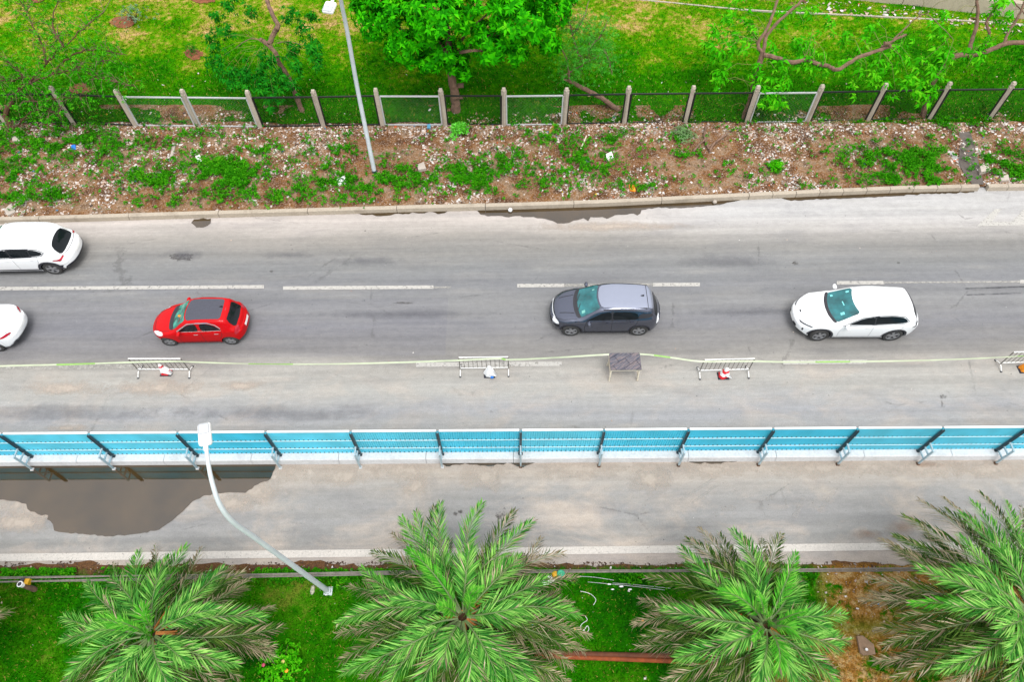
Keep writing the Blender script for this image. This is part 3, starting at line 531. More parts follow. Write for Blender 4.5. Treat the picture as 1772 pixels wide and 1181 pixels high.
for i in range(len(pts) - 1):
    a, c = pts[i] - o0, pts[i + 1] - o0; li = (FP[i][0], FP[i + 1][0]) in LIGHT; m = M['galv'] if li else M['black_steel']; w = .058 if li else .06
    a = a + Vector((.14, 0, 0)); c = c - Vector((.14, 0, 0)); off = Vector((0, -.03 if li else 0, 0)); a = a + off; c = c + off
    b = MB(); z0, z1 = .1, 1.72; X, Z = Vector((1, 0, 0)), Vector((0, 0, 1)); d = c - a
    b.bar(a + Z * z1, c + Z * z1, w); b.bar(a + Z * z0, c + Z * z0, w * .8); b.bar(a + Z * (z0 + w / 2), a + Z * (z1 - w / 2), w); b.bar(c + Z * (z0 + w / 2), c + Z * (z1 - w / 2), w)
    if not li:
        b.bar(a + Z * (z0) - X * .055 , a + Z * (z1) - X * .055, .03, .16); b.bar(c + Z * z0 + X * .055, c + Z * z1 + X * .055, .03, .16)
    o = b.build('panel_frame', m, fence)
    g = MB(); Wd = d.x; Hh = z1 - z0; st = .15; t_ = .0026 if li else .004; sl = d / d.x
    k = -Hh
    while k < Wd:
        for sgn in (1, -1):
            x0, x1 = max(k, 0), min(k + Hh, Wd)
            if x1 - x0 > .02:
                za, zb = (x0 - k, x1 - k)
                if sgn < 0: za, zb = Hh - za, Hh - zb
                p, q = a + sl * x0 + Z * (z0 + za) + Vector((0, .01 * sgn, 0)), a + sl * x1 + Z * (z0 + zb) + Vector((0, .01 * sgn, 0)); g.bar(p, q, t_)
        k += st
    g.build('chain_link', M['wire'] if li else M['black_steel'], o)

# ------------------------------------------------------------------ blue hoarding on its white concrete base
def hl(x): return P(886 + x * 48, 0, 0)
def foot_y(x):   # ground line of the concrete base, read along the whole barrier
    p = P(40, 807.5, 0); q = P(1583, 797.5, 0); return p.y + (q.y - p.y) * (x - p.x) / (q.x - p.x)
hoard = empty('hoarding', (0, foot_y(0) + .27, .31)); tag(hoard, 'long bright blue corrugated metal hoarding with steel posts, standing on the white concrete base', 'hoarding')
base = MB(); XA, XB = -27.0, 27.0
xs = list(np.arange(XA, XB + .1, 3.0)); sl = (foot_y(10) - foot_y(-10)) / 20; rz = math.atan(sl)
for a, c in zip(xs[:-1], xs[1:]):
    a2, c2 = a + .008, c - .008
    pr = [(0, 0), (.03, .27), (.06, .30), (.50, .30), (.53, .27), (.56, 0)]
    va = [(a2, foot_y(a2) + y, z) for y, z in pr]; vc = [(c2, foot_y(c2) + y, z) for y, z in pr]; n = len(pr)
    base.add(va + vc, [(i, i + n, i + 1 + n, i + 1) for i in range(n - 1)] + [tuple(range(n)), tuple(range(n, 2 * n))[::-1]])
tag(base.build('concrete_base', M['white_concrete']), 'low white concrete base running under the blue corrugated hoarding', 'barrier wall')
TP = [-720, -575, -430, -285, -140, 5, 155, 308, 460, 607, 757, 901, 1045, 1191, 1338, 1484, 1632, 1775, 1920, 2066]
HX = [P(a, 748 - .008 * a * .5, 1.95).x for a in TP]; HX = [x for x in HX if XA < x < XB]
def hp(x, dy, z): return Vector((x, foot_y(x) + .27 + dy, z)) - hoard.location
ZB, ZT = .305, 1.93
for a, c in zip([XA] + HX, HX + [XB]):
    if c - a < .1: continue
    n = int((c - a) / .076); r_ = random.Random(int(a * 100)); ln = r_.uniform(-.006, .006); V = []; F = []
    k = 0; dx = (c - a - .012) / n; prof = [(0, 0), (.34, 0), (.44, .034), (.86, .034), (1.0, 0)]
    pl = [(a + .006 + (j + u) * dx, v) for j in range(n) for (u, v) in prof[:-1]] + [(c - .006, 0)]
    b = MB()
    for (x, v) in pl: V += [hp(x, .045 - v + ln, ZB), hp(x, .045 - v + ln, ZT)]
    F = [(2 * i, 2 * i + 2, 2 * i + 3, 2 * i + 1) for i in range(len(pl) - 1)]; b.add(V, F); o = b.build('sheet_panel', M[r_.choice(['cyan', 'cyan', 'cyan_pale', 'cyan_dark'])], hoard)
    o.modifiers.new('thickness', 'SOLIDIFY').thickness = .003; o.modifiers['thickness'].offset = 1
    for (nm, z, w, h) in (('top_rail', 1.955, .06, .045), ('rail', 1.30, .026, .022), ('rail', .70, .026, .022)):
        b = MB(); b.bar(hp(a + .05, .0 if nm == 'rail' else .03, z), hp(c - .05, .0 if nm == 'rail' else .03, z), w, h); b.build(nm, M['white_metal'] if nm == 'top_rail' else M['rail_pale'], hoard)
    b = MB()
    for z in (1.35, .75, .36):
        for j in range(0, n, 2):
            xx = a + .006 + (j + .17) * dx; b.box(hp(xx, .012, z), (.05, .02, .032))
    b.build('rib_shade_dots', M['rib_shade'], hoard)  # dark teal boxes paint in the dotted shade along the corrugation ribs
for x in HX:
    b = MB(); y0 = -.06
    b.bar(hp(x - .035, y0, ZB), hp(x - .035, y0, 1.94), .07, .012); b.bar(hp(x + .035, y0, ZB), hp(x + .035, y0, 1.94), .07, .012); b.bar(hp(x, y0, ZB), hp(x, y0, 1.935), .012, .058); b.box(hp(x, y0, ZB + .006), (.16, .1, .012))
    o = b.build('post', M['dark_steel'], hoard)
    b = MB(); ys = -.40; b.bar(hp(x, ys, .06), hp(x, ys, 1.06), .055)
    for z, in ((1.04,), (.72,), (.40,)): b.bar(hp(x, y0 - .036, z), hp(x, ys + .028, z), .045)
    o2 = b.build('brace', M['strut_steel'], o)
    b = MB(); b.box(hp(x, ys, .03), (.11, .11, .058), 0, None, .8); b.build('brace_foot', M['bark_dark'] if x > 0 else M['white_concrete'], o)

# ------------------------------------------------------------------ street lamps
def smooth_path(pts, n=6):
    pts = [Vector(p) for p in pts]; out = []
    for i in range(len(pts) - 1):
        p0 = pts[max(i - 1, 0)]; p1, p2 = pts[i], pts[i + 1]; p3 = pts[min(i + 2, len(pts) - 1)]
        for k in range(n):
            t = k / n; out.append(.5 * ((2 * p1) + (p2 - p0) * t + (2 * p0 - 5 * p1 + 4 * p2 - p3) * t * t + (3 * p1 - p0 - 3 * p2 + p3) * t ** 3))
    out.append(pts[-1]); return out
def lamp(base_px, path, head, label, zb, rb, r1, hd):
    o = P(*base_px, zb); root = empty('street_lamp', o); tag(root, label, 'street lamp', 'street lamps along the road')
    if path == 'near':
        q0, q1 = P(568, 1024, .05), P(402, 903, 6.9); path3 = [q0.lerp(q1, k / 6) for k in range(7)] + [P(380, 873, 7.6), P(367, 835, 8.05), P(360, 800, 8.35), P(356.5, 770, 8.5)]
    else: path3 = [P(*q) for q in path]
    pp = smooth_path([q - o for q in path3]); b = MB(); L = len(pp); b.tube(pp, [rb + (r1 - rb) * i / (L - 1) for i in range(L)], 12); b.build('pole', M['pole'], root, True, 50)
    b = MB(); b.box((0, 0, .0), (.26, .26, .03)); b.tube([(0, 0, .0), (0, 0, .12)], [rb * 1.2, rb * 1.1], 12); b.build('base_plate', M['pole'] if label[0] == 'p' else M['dark_steel'], root)
    a, c = P(*head[0]) - o, P(*head[1]) - o; d = (c - a); Lh = d.length; d.normalize(); up = Vector((0, 0, 1)); s = d.cross(up).normalized(); up = s.cross(d); rot = Matrix((d, s, up)).transposed()
    def rr_box(L0, L1, w, z0, z1, rad, mat, nm, par):
        b = MB(); pl = []
        for cx, cy, a0 in ((L1 - rad, w / 2 - rad, 0), (L0 + rad, w / 2 - rad, 90), (L0 + rad, -w / 2 + rad, 180), (L1 - rad, -w / 2 + rad, 270)):
            for k in range(5): aa = math.radians(a0 + k * 22.5); pl.append((cx + rad * math.cos(aa), cy + rad * math.sin(aa)))
        n = len(pl); rings = [(z0, .93), (z0 + .02, 1), (z1 - .03, 1), (z1, .93)]; V = []; cx = (L0 + L1) / 2
        for z, sc in rings: V += [a + rot @ Vector((cx + (x - cx) * sc, y * sc, z)) for x, y in pl]
        F = [(j * n + k, j * n + (k + 1) % n, (j + 1) * n + (k + 1) % n, (j + 1) * n + k) for j in range(3) for k in range(n)] + [tuple(range(n))[::-1], tuple(range(3 * n, 4 * n))]
        b.add(V, F); return b.build(nm, mat, par)
    h = rr_box(0, Lh, hd, -.05, .05, .05, M['lamp'], 'lamp_head', root); rr_box(Lh * .5, Lh * .96, hd * .84, .048, .062, .03, M['lamp_grey'], 'top_panel', h); rr_box(Lh * .25, Lh * .8, hd * .7, -.062, -.048, .03, M['lamp_grey'], 'lens', h)
    b = MB(); b.tube([a - d * .12, a + d * .06], [r1 * 1.1, r1 * 1.3], 12); b.build('socket', M['lamp'], root)
lamp((568, 1024), 'near', ((356, 772, 8.5), (353, 733, 8.62)), 'pale steel street lamp with curved arm rising from the near lawn among the palms', .05, .082, .042, .27)
lamp((648, 298), [(648, 298, .15), (632, 220, 2.4), (617, 145, 4.5), (602, 60, 6.8), (591, 6, 8.2), (583, -40, 9.4), (575, -75, 10.1), (573, -60, 10.4), (574, -25, 10.3), (575, 0, 10.15)], ((574, 4, 10.15), (566, 22, 10.05)), 'tall grey street lamp standing in the rubble verge behind the kerb', .15, .10, .04, .36)

# ------------------------------------------------------------------ crowd barriers, markers, tape, table
def crowd(feet, lean, label):
    """feet: pixel of both feet on the ground"""
    a, c = P(*feet[0], 0), P(*feet[1], 0); m = (a + c) / 2; rz = math.atan2(c.y - a.y, c.x - a.x); L = (c - a).length
    r = empty('crowd_barrier', m, rz); tag(r, label, 'barrier', 'crowd barriers in a row along the taped lane'); y0 = .0; h = .98
    b = MB(); b.tube([(-L / 2, y0, h), (L / 2, y0, h)], .021, 8); b.tube([(-L / 2, y0, .24), (L / 2, y0, .24)], .021, 8); b.build('rail', M['barrier'], r, True, 50)
    b = MB(); b.tube([(-L / 2, y0, .12), (-L / 2, y0, h)], .021, 8); b.tube([(L / 2, y0, .12), (L / 2, y0, h)], .021, 8); b.build('end_post', M['barrier_dark'], r, True, 50)
    b = MB()
    for k in range(1, 11): x = -L / 2 + L * k / 11; b.tube([(x, y0, .25), (x, y0, h - .01)], .011, 6)
    b.build('bars', M['barrier_dark'], r)
    for s in (-1, 1):
        b = MB(); x = s * L / 2; b.tube([(x, -.24, .03), (x, -.2, .06), (x, -.06, .14), (x, .06, .14), (x, .2, .06), (x, .24, .03)], .018, 8); f = b.build('foot', M['barrier'], r, True, 50)
        b = MB(); b.box((x, -.25, .02), (.06, .06, .04)); b.box((x, .25, .02), (.06, .06, .04)); b.build('foot_pad', M['dark'], f)
    return r
BR = [(((243, 645), (331, 645)), 'silver crowd barrier leaning left, below the red car on the road'), (((797, 643), (880, 642)), 'upright silver crowd barrier in the middle with a white cone shaped marker'),
      (((1209, 647), (1293, 645)), 'silver crowd barrier to the right of the wooden table, red and white marker in front'), (((1727, 634), (1812, 632)), 'silver crowd barrier cut by the right edge, orange marker in front')]
BO = []
for (f, l) in BR: BO.append(crowd(f, 0, l))
def marker(px, py, cols, label, seed, cat='marker', w=.2, hgt=.55):
    o = P(px, py, 0); r = empty('road_marker', o); tag(r, label, cat, 'cone shaped markers in front of the crowd barriers'); rr = random.Random(seed)
    b = MB(); b.box((0, 0, .02), (w * 2.1, w * 1.7, .04), 0, None, .85); b.build('base', M['dark'], r)
    n = 18; lv = [(.04, 1.0), (.16, .86), (.3, .64), (.42, .44), (.5, .36), (hgt, .22)]; ph = [rr.uniform(0, 6) for _ in range(3)]
    def ring(z, s):
        return [((w * s * (1 + .16 * math.sin(3 * a + ph[0]) + .1 * math.sin(5 * a + ph[1]))) * math.cos(a) + .06 * z * math.sin(ph[2]), (w * .85 * s * (1 + .14 * math.sin(4 * a + ph[1]))) * math.sin(a), z) for a in [2 * math.pi * k / n for k in range(n)]]
    for j in range(len(lv) - 1):
        b = MB(); r0, r1 = ring(*lv[j]), ring(*lv[j + 1]); b.add(r0 + r1, [(k, (k + 1) % n, n + (k + 1) % n, n + k) for k in range(n)])
        if j == len(lv) - 2: b.add(r1, [tuple(range(n))])
        b.build('band', M[cols[j]], r, True)
    b = MB(); b.add([(w * .2, -w * .9, .25), (w * 1.3, -w * .9, .12), (w * 1.35, -w * .2, .05), (w * .9, w * .3, .12), (w * .3, 0, .4)], [(0, 1, 2), (0, 2, 3), (0, 3, 4)]); f = b.build('plastic_flap', M['white'], r, True); f.modifiers.new('t', 'SOLIDIFY').thickness = .01
marker(288, 645, ['red', 'white', 'white', 'red', 'white'], 'crumpled red and white cone marker at the barrier below the red car', 1)
marker(847, 648, ['white', 'white', 'white', 'white', 'white'], 'white wrapped cone marker at the middle barrier, small blue patch', 2)
marker(1251, 651, ['red', 'white', 'red', 'white', 'white'], 'red and white striped cone marker at the barrier right of the table', 3)
marker(1771, 640, ['orange', 'orange', 'yellow', 'orange', 'yellow'], 'orange cone marker at the barrier by the right edge', 4)
bo = [o for o in bpy.data.objects if o.name == 'road_marker.001'][0]; b = MB(); b.box((.1, -.2, .1), (.11, .05, .08)); b.build('blue_patch', M['blue'], bo)
# tape strung along the barriers
tp = [(-160, 640, .8), (0, 634, .85), (120, 631, .85), (225, 627.5, 1.0), (300, 626, 1.02), (335, 627, 1.0), (430, 630, .8), (560, 630.5, .7), (680, 628, .8), (795, 624, 1.0), (862, 621, 1.03), (882, 623, 1.0), (960, 619.5, .95), (1052, 614, .84), (1112, 613.5, .84), (1160, 619, .9), (1215, 626, 1.0), (1300, 625.5, 1.0), (1360, 627, .8), (1450, 626.5, .75), (1560, 625, .75), (1660, 622, .85), (1745, 618, 1.0), (1772, 616.5, 1.02), (1900, 616, 1)]
pp = smooth_path([P(*q) for q in tp], 5); b = MB(); rr = random.Random(2)
V = []; tw = 0
for i, p in enumerate(pp):
    tw += rr.uniform(-.25, .25); tw *= .93; d = (pp[min(i + 1, len(pp) - 1)] - pp[max(i - 1, 0)]).normalized(); s = Vector((-d.y, d.x, 0)).normalized(); wv = (s * math.cos(tw) + Vector((0, 0, 1)) * math.sin(tw)) * .03; V += [p - wv, p + wv]
b.add(V, [(2 * i, 2 * i + 2, 2 * i + 3, 2 * i + 1) for i in range(len(pp) - 1)])
b.m = [1 if (i // 3) % 7 in (3,) else 0 for i in range(len(b.f))]; o = b.build('barrier_tape', [M['tape'], M['tape2']]); o.modifiers.new('t', 'SOLIDIFY').thickness = .004
tag(o, 'thin white and lime tape strung along the crowd barriers and the table', 'tape')
# table
a, c = P(1054, 612, .84), P(1107, 611, .84); q0, q1 = P(1056, 641.5, .8), P(1110.5, 640, .8)
r = empty('table', P(1082, 652, 0)); tag(r, 'wooden trestle table with a dark patterned board on top, on the taped road lane', 'table'); o = r.location
cx = ((a + c + q0 + q1) / 4 - o); wx = (c - a).length * 1.0; dy = abs((a - q0).y)
tilt = Matrix.Rotation(.05, 3, 'X')
b = MB(); b.box((cx.x, cx.y, .82), (wx, dy, .03), 0, tilt); b.build('table_top', M['carpet'], r)
b = MB()
for s in (-1, 1): b.box((cx.x, cx.y + s * (dy / 2 - .04), .775 + s * .03), (wx + .02, .06, .06)); b.box((cx.x + s * (wx / 2 - .02), cx.y, .745), (.05, dy - .1, .05))
b.build('frame', M['wood'], r)
for s in (-1, 1):
    for u in (-1, 1):
        b = MB(); t0 = Vector((cx.x + s * (wx / 2 - .06), cx.y + u * (dy / 2 - .10) , .72)); b.bar(t0, (t0.x + s * .02 + (.03 if u < 0 else -.03) * 0, cx.y - .0 + u * (dy / 2 - .02), 0), .055, .05); b.build('leg', M['wood'], r)
    b = MB(); b.bar((cx.x + s * (wx / 2 - .06), cx.y - dy / 2 + .06, .3), (cx.x + s * (wx / 2 - .06), cx.y + dy / 2 - .06, .3), .04); b.build('stretcher', M['wood'], r)

# ------------------------------------------------------------------ near verge things: cables, bollards, pipes, slab
b = MB(); rr = random.Random(9)
for k in range(6):
    lo = rr.uniform(-1, 1); pth = []
    for px in range(-200, 2000, 40):
        yc = 1004 - .0175 * (px) + .9 * math.sin(px * .006 + k) if px < 700 else 992 - .0075 * (px - 700) + .9 * math.sin(px * .006 + k)
        sp = 4.2 * (1 if px < 200 else max(.35, 1 - (px - 200) / 400)) * (-1 if k < 3 else 1) * (.8 if k < 3 else 1) + (k % 3 - 1) * 1.1
        pth.append(P(px, yc + sp, .52))
    b.tube(pth, .014, 5)
tag(b.build('cable_bundle', M['cable'], None, True), 'bundle of thin grey cables stretched along the near lawn beside the road edge', 'cables')
r = empty('bollard', P(61, 1021, .05)); o = r.location; tag(r, 'leaning brown bollard with dark open top and yellow clamp, lower left on the cables', 'bollard', 'bollards carrying the cable bundle')
tp_ = P(34, 1011.5, .72) - o; b = MB(); b.tube([(0, 0, -.05), tp_ * .5, tp_ * .86], [.085, .08, .07], 12); b.build('post', M['bark'], r, True, 50)
b = MB(); b.tube([tp_ * .8, tp_ * .97], [.078, .078], 12); b.tube([tp_ * .97, tp_], [.09, .09], 16); b.build('collar', M['white'], r, True, 50)
b = MB(); b.tube([tp_ * .98, tp_ * 1.012], [.062, .062], 14); b.build('cap', M['dark'], r, True, 50)
b = MB(); b.box(tp_ * .72 + Vector((.09, .1, .03)), (.14, .16, .14)); b.build('clamp', M['yellow'], r)
b = MB(); b.box(tp_ * .8 + Vector((-.02, .14, .04)), (.1, .1, .12)); b.build('clip', M['dark'], r)
r = empty('bollard', P(968, 1003, .05)); o = r.location; tag(r, 'short bollard with turquoise round cap and yellow sleeve, beside the middle palm', 'bollard', 'bollards carrying the cable bundle')
b = MB(); b.tube([(0, 0, -.05), (0, 0, .5)], [.07, .07], 12); b.build('post', M['bark'], r, True, 50)
b = MB(); b.lathe([(.0, .6), (.03, .61), (.035, .58), (.06, .575), (.065, .6), (.1, .585), (.125, .54), (.13, .48), (.1, .45)], (0.02, 0.02, 0), n=20); b.build('cap', M['teal'], r, True)
b = MB(); b.lathe([(.0, .53), (.08, .525), (.105, .49), (.105, .36), (.07, .33)], (-.15, .02, 0), n=16); b.build('sleeve', M['yellow'], r, True)
b = MB(); b.box((-.065, .08, .5), (.04, .08, .08)); b.build('clip', M['dark'], r)
def crumple(name, px, py, sx, sy, h, mat, label, cat, seed=0, z=.08, rz=0):
    rr = np.random.RandomState(seed); n = 9; c = P(px, py, z); V = []; F = []
    for j in range(n):
        for i in range(n):
            u, v = i / (n - 1) * 2 - 1, j / (n - 1) * 2 - 1; k = math.sqrt(max(1 - .5 * v * v, .1)); x, y = u * k * sx + rr.normal(0, sx * .06), v * math.sqrt(1 - .5 * u * u) * sy + rr.normal(0, sy * .06); V.append((x * math.cos(rz) - y * math.sin(rz), x * math.sin(rz) + y * math.cos(rz), h * (1 - (u * u + v * v) / 2.2) * rr.uniform(.5, 1.1)))
    F = [(j * n + i, j * n + i + 1, (j + 1) * n + i + 1, (j + 1) * n + i) for j in range(n - 1) for i in range(n - 1)]; b = MB(); b.add(V, F); o = b.build(name, mat, None, True); o.location = c; s = o.modifiers.new('t', 'SOLIDIFY'); s.thickness = .008
    return tag(o, label, cat)
crumple('plastic_sheet', 950, 1004, .28, .13, .12, M['white'], 'crumpled white plastic sheet caught beside the turquoise capped bollard', 'plastic sheet', 3, rz=.5)
def pipe(a, c, r_, mat, label, z=.13):
    p, q = P(*a, z), P(*c, z); m = (p + q) / 2; b = MB(); h = (q - p) / 2
    b.tube([-h, -h * .3, h * .3, h], r_, 14, cap=False); b.tube([h, -h], r_ * .86, 14, cap=False); o = b.build('steel_pipe', mat, None, True, 50); o.location = m; tag(o, label, 'pipe', 'rusty pipes lying in the near grass')
pipe((930, 1131), (1260, 1139), .075, M['rust_dark'], 'dull brown rusty pipe in the grass, the upper of the pair between two palms')
pipe((925, 1136), (1262, 1149), .065, M['rust'], 'bright orange rusty pipe in the grass, the lower of the pair between two palms')
# slab with paper cup
sp = [(1481, 1102), (1491, 1101), (1511, 1117), (1514, 1134), (1493, 1136), (1487, 1131)]; ctr = P(1497, 1118, .1); b = MB(); lo = [P(*q, .09) - ctr for q in sp]; hi = [p * .96 + Vector((0, 0, .07)) for p in lo]; n = len(sp); b.add(lo + hi, [tuple(range(n, 2 * n))[::-1]] + [(k, (k + 1) % n, n + (k + 1) % n, n + k) for k in range(n)]); o = b.build('stone_slab', concrete('buff_stone', lin(190, 158, 130), .35)); o.location = ctr; tag(o, 'flat pale brown broken slab in the grass between the two right palms', 'stone slab')
b = MB(); b.lathe([(.0, .015), (.028, .0), (.036, .1), (.04, .1), (.038, .09), (.0, .07)], (0, 0, 0), n=16); o = b.build('cup', M['white'], None, True); o.location = P(1497.5, 1126, .17) + Vector((0, 0, 0)); tag(o, 'small white cup standing on the pale brown slab', 'cup')
# loose wires and scraps in the near grass
def wire(name, pts, r_, mat, label, cat='wire', z=.1, n=5):
    pp = smooth_path([P(a, c, z) for a, c in pts], n); c0 = pp[0].copy(); b = MB(); b.tube([p - c0 for p in pp], r_, 5); o = b.build(name, mat, None, True); o.location = c0; return tag(o, label, cat)
wire('wire', [(1000, 998), (1030, 1000), (1062, 1005)], .0075, M['galv'], 'short pale wire just right of the turquoise capped bollard')
wire('wire', [(1017, 1008), (1060, 1012), (1110, 1017), (1150, 1022)], .0075, M['galv'], 'long pale wire with joints lying in the grass left of the third palm')
wire('wire', [(1004, 1024), (1020, 1028), (1031, 1038), (1027, 1048)], .0075, M['white'], 'curled white wire like a hook in the middle grass')
wire('wire', [(1060, 1010), (1090, 1012), (1130, 1016), (1160, 1019)], .0075, M['galv'], 'thin straight pale wire above the longest one in the grass')
for i, (a, c, s) in enumerate([(1054, 1012, .06), (1075, 1016, .07), (1090, 1021, .06), (1060, 1021, .05)]): crumple('scrap', a, c, s, s * .4, .04, M['white'], ['leftmost white scrap by the loose wires', 'white scrap in the middle of the loose wires', 'rightmost white scrap by the loose wires', 'lowest white scrap by the loose wires'][i], 'scrap', 20 + i, .09)['group'] = 'white scraps by the wires'
wire('twisted_wire', [(1012, 1066), (1016, 1074), (1008, 1080), (1004, 1087), (1010, 1092), (1016, 1084), (1019, 1090), (1014, 1096), (1009, 1090)], .0075, M['white'], 'tangled loop of pale wire in the grass right of the middle palm')
crumple('rag', 541, 1022, .07, .15, .05, plain('pale_rag', lin(206, 206, 180), .9, var=.4, scale=20), 'pale torn rag on the grass beside the near street lamp', 'rag', 33)
crumple('fallen_fruit', 1112, 1075.5, .04, .04, .06, M['orange'], 'single small orange fruit in the grass left of the third palm', 'fruit', 34)

# ------------------------------------------------------------------ verge things
def slab(name, pts, h, mat, label, cat, z=.22, group=None):
    c = sum((P(*q, z) for q in pts), Vector()) / len(pts); c.z = zg(c.x, c.y) + .01; b = MB(); n = len(pts); lo = [P(*q, z) - c for q in pts]; lo = [Vector((p.x, p.y, -.03)) for p in lo]; hi = [Vector((p.x * .97, p.y * .97, h + .04 * math.sin(i * 2.1))) for i, p in enumerate(lo)]
    b.add(lo + hi, [tuple(range(n, 2 * n))[::-1]] + [(k, (k + 1) % n, n + (k + 1) % n, n + k) for k in range(n)]); o = b.build(name, mat); o.location = c; tag(o, label, cat, group)
G = 'pale blocks dumped on the verge'
slab('rubble_block', [(7, 364), (20, 354), (27, 366), (14, 374)], .07, M['stone'], 'pale square slab at the far left end of the kerb', 'rubble', group=G)
slab('rubble_block', [(29, 344), (42, 336), (55, 346), (38, 351)], .07, M['stone'], 'pale slab with raised corner, second block from the left end of the kerb', 'rubble', group=G)
slab('rubble_block', [(340, 274), (348, 272), (351, 283), (343, 285)], .14, M['white'], 'small bright white block among the thick green weeds', 'rubble', group=G)
slab('rubble_block', [(583, 312), (597, 307), (602, 315), (586, 321)], .12, M['white'], 'white block left of the far street lamp foot', 'rubble', group=G)
slab('rubble_block', [(23, 238), (32, 234), (37, 246), (23, 246)], .1, M['stone'], 'grey white block under the sparse tree at the left', 'rubble', group=G)
slab('rubble_block', [(722, 288), (734, 284), (738, 294), (724, 297)], .14, M['stone'], 'grey broken block right of the far street lamp foot', 'rubble', group=G)
slab('rubble_block', [(1694, 290), (1708, 285), (1712, 297), (1696, 300)], .14, M['stone'], 'pale block right of the grey drain channel', 'rubble', group=G)
slab('rubble_block', [(1729, 308), (1742, 305), (1746, 313), (1731, 315)], .12, M['stone'], 'pale rounded block by the kerb near the right edge', 'rubble', group=G)
slab('rubble_block', [(1048, 268), (1058, 264), (1062, 273), (1050, 277)], .1, M['white'], 'small white block in the middle of the verge beyond the long puddle', 'rubble', group=G)
slab('plank', [(958, 212), (963, 215), (953, 231), (949, 229)], .04, M['boardwood'], 'short orange board leaning at the fence foot, centre right', 'plank')
slab('plank', [(299, 247), (305, 250), (299, 273), (295, 271)], .04, M['stone'], 'short pale plank lying upright in the brown soil at the left', 'plank')
slab('plastic_litter', [(1088, 320), (1098, 322), (1100, 331), (1090, 330)], .05, M['orange'], 'bright orange piece of plastic close to the kerb', 'litter')
slab('plastic_litter', [(1012, 273), (1021, 275), (1019, 282), (1011, 280)], .05, plain('slate_blue_plastic', lin(110, 116, 140), .5), 'slate blue piece of plastic in the middle of the verge', 'litter')
slab('plastic_litter', [(739, 215), (745, 215), (745, 221), (739, 221)], .08, plain('pale_blue_plastic', lin(100, 180, 220), .5), 'light blue plastic lump at the foot of the fence', 'litter')
slab('plastic_litter', [(122, 250), (130, 250), (130, 257), (123, 257)], .05, M['blue'], 'vivid blue scrap of plastic under the left tree', 'litter')
wire('stick', [(1005, 258), (1010, 246), (1015, 235)], .035, M['wood'], 'pale straight stick in the verge, centre right', 'stick', .24)
for i, (a, lb) in enumerate([([(1222, 218), (1219, 232), (1221, 245), (1227, 258)], 'curved dead branch standing nearest the fence, of the pair on the verge'), ([(1200, 262), (1212, 248), (1222, 240)], 'short dead branch lying to the lower left of the pair on the verge'), ([(1228, 262), (1236, 248), (1258, 232)], 'long dead branch lying at the right of the pair on the verge')]): wire('dead_branch', a, .06, M['bark'], lb, 'branch', .3)['group'] = 'dead branches on the verge'
# round litter at the kerb puddle
for (px, py, m, lb) in ((883, 366, 'white', 'white crumpled ball of litter at the left end of the long puddle'), (1236, 352, 'stone', 'pale ball of litter by the kerb right of the long puddle')):
    b = MB(); b.lathe([(0, .0), (.07, .02), (.1, .09), (.07, .16), (0, .18)], (0, 0, 0), n=12); o = b.build('litter_ball', M[m], None, True); o.location = P(px, py, 0); tag(o, lb, 'litter')
# retaining wall at the far right
r = MB(); wpx = [(1330, -14), (1440, -4), (1560, 8), (1680, 22), (1800, 36), (2050, 66)]; ww = [P(a, c, .2) for a, c in wpx]
for i in range(len(ww) - 1):
    a, c = ww[i], ww[i + 1]; d = (c - a).normalized(); nn = Vector((-d.y, d.x, 0)); a2 = a + d * .02; c2 = c - d * .02; hgt = .8
    r.add([a2, c2, c2 + nn * .35, a2 + nn * .35, a2 + Vector((0, 0, hgt)), c2 + Vector((0, 0, hgt)), c2 + nn * .35 + Vector((0, 0, hgt)), a2 + nn * .35 + Vector((0, 0, hgt))], [(0, 1, 5, 4), (4, 5, 6, 7), (1, 2, 6, 5), (2, 3, 7, 6), (3, 0, 4, 7)])
tag(r.build('retaining_wall', M['wall']), 'low pale concrete retaining wall crossing the far right corner beyond the lawn', 'wall')
b = MB(); k = smooth_path([P(a, c, .2) for a, c in ((1020, -8), (1160, 5), (1200, 9), (1300, 18), (1460, 26), (1560, 31), (1700, 38), (1800, 46), (2000, 70))], 4)
for p, q in zip(k[:-1], k[1:]): b.bar(p, q, .09, .1)
tag(b.build('lawn_edging', M['stone']), kind='structure')
def wallstrip(X, u):
    xs_ = [p.x for p in ww]; ys_ = [p.y for p in ww]; return np.interp(X, xs_, ys_) - .3 - 1.4 * u
tag(chips('litter', 1100, (16, 38), wallstrip, zlawn, lambda X, Y: X * 0 + .5, .05, .24, M['chip'], 21, .05), 'strip of pale litter along the foot of the far retaining wall', 'litter', kind='stuff')
for i, (a, c, rx, ry) in enumerate([(145, 160, 22, 9), (338, 101, 17, 9), (355, 3, 20, 9), (215, 45, 22, 10), (70, 2, 16, 8), (545, 8, 0, 0)]):
    if rx:
        o = blob('mulch', a, c, rx, ry, M['mulch'], 70 + i, .3, n=20, jag=.2)
        pm = P(a, c, .3)
        zz = [float(zlawn(np.array([v.co.x]), np.array([v.co.y]))[0]) for v in o.data.vertices]
        for v, z_ in zip(o.data.vertices, zz): v.co.z = z_ + .035
        blob_c = o.data.vertices[0].co; blob_c.z += .08

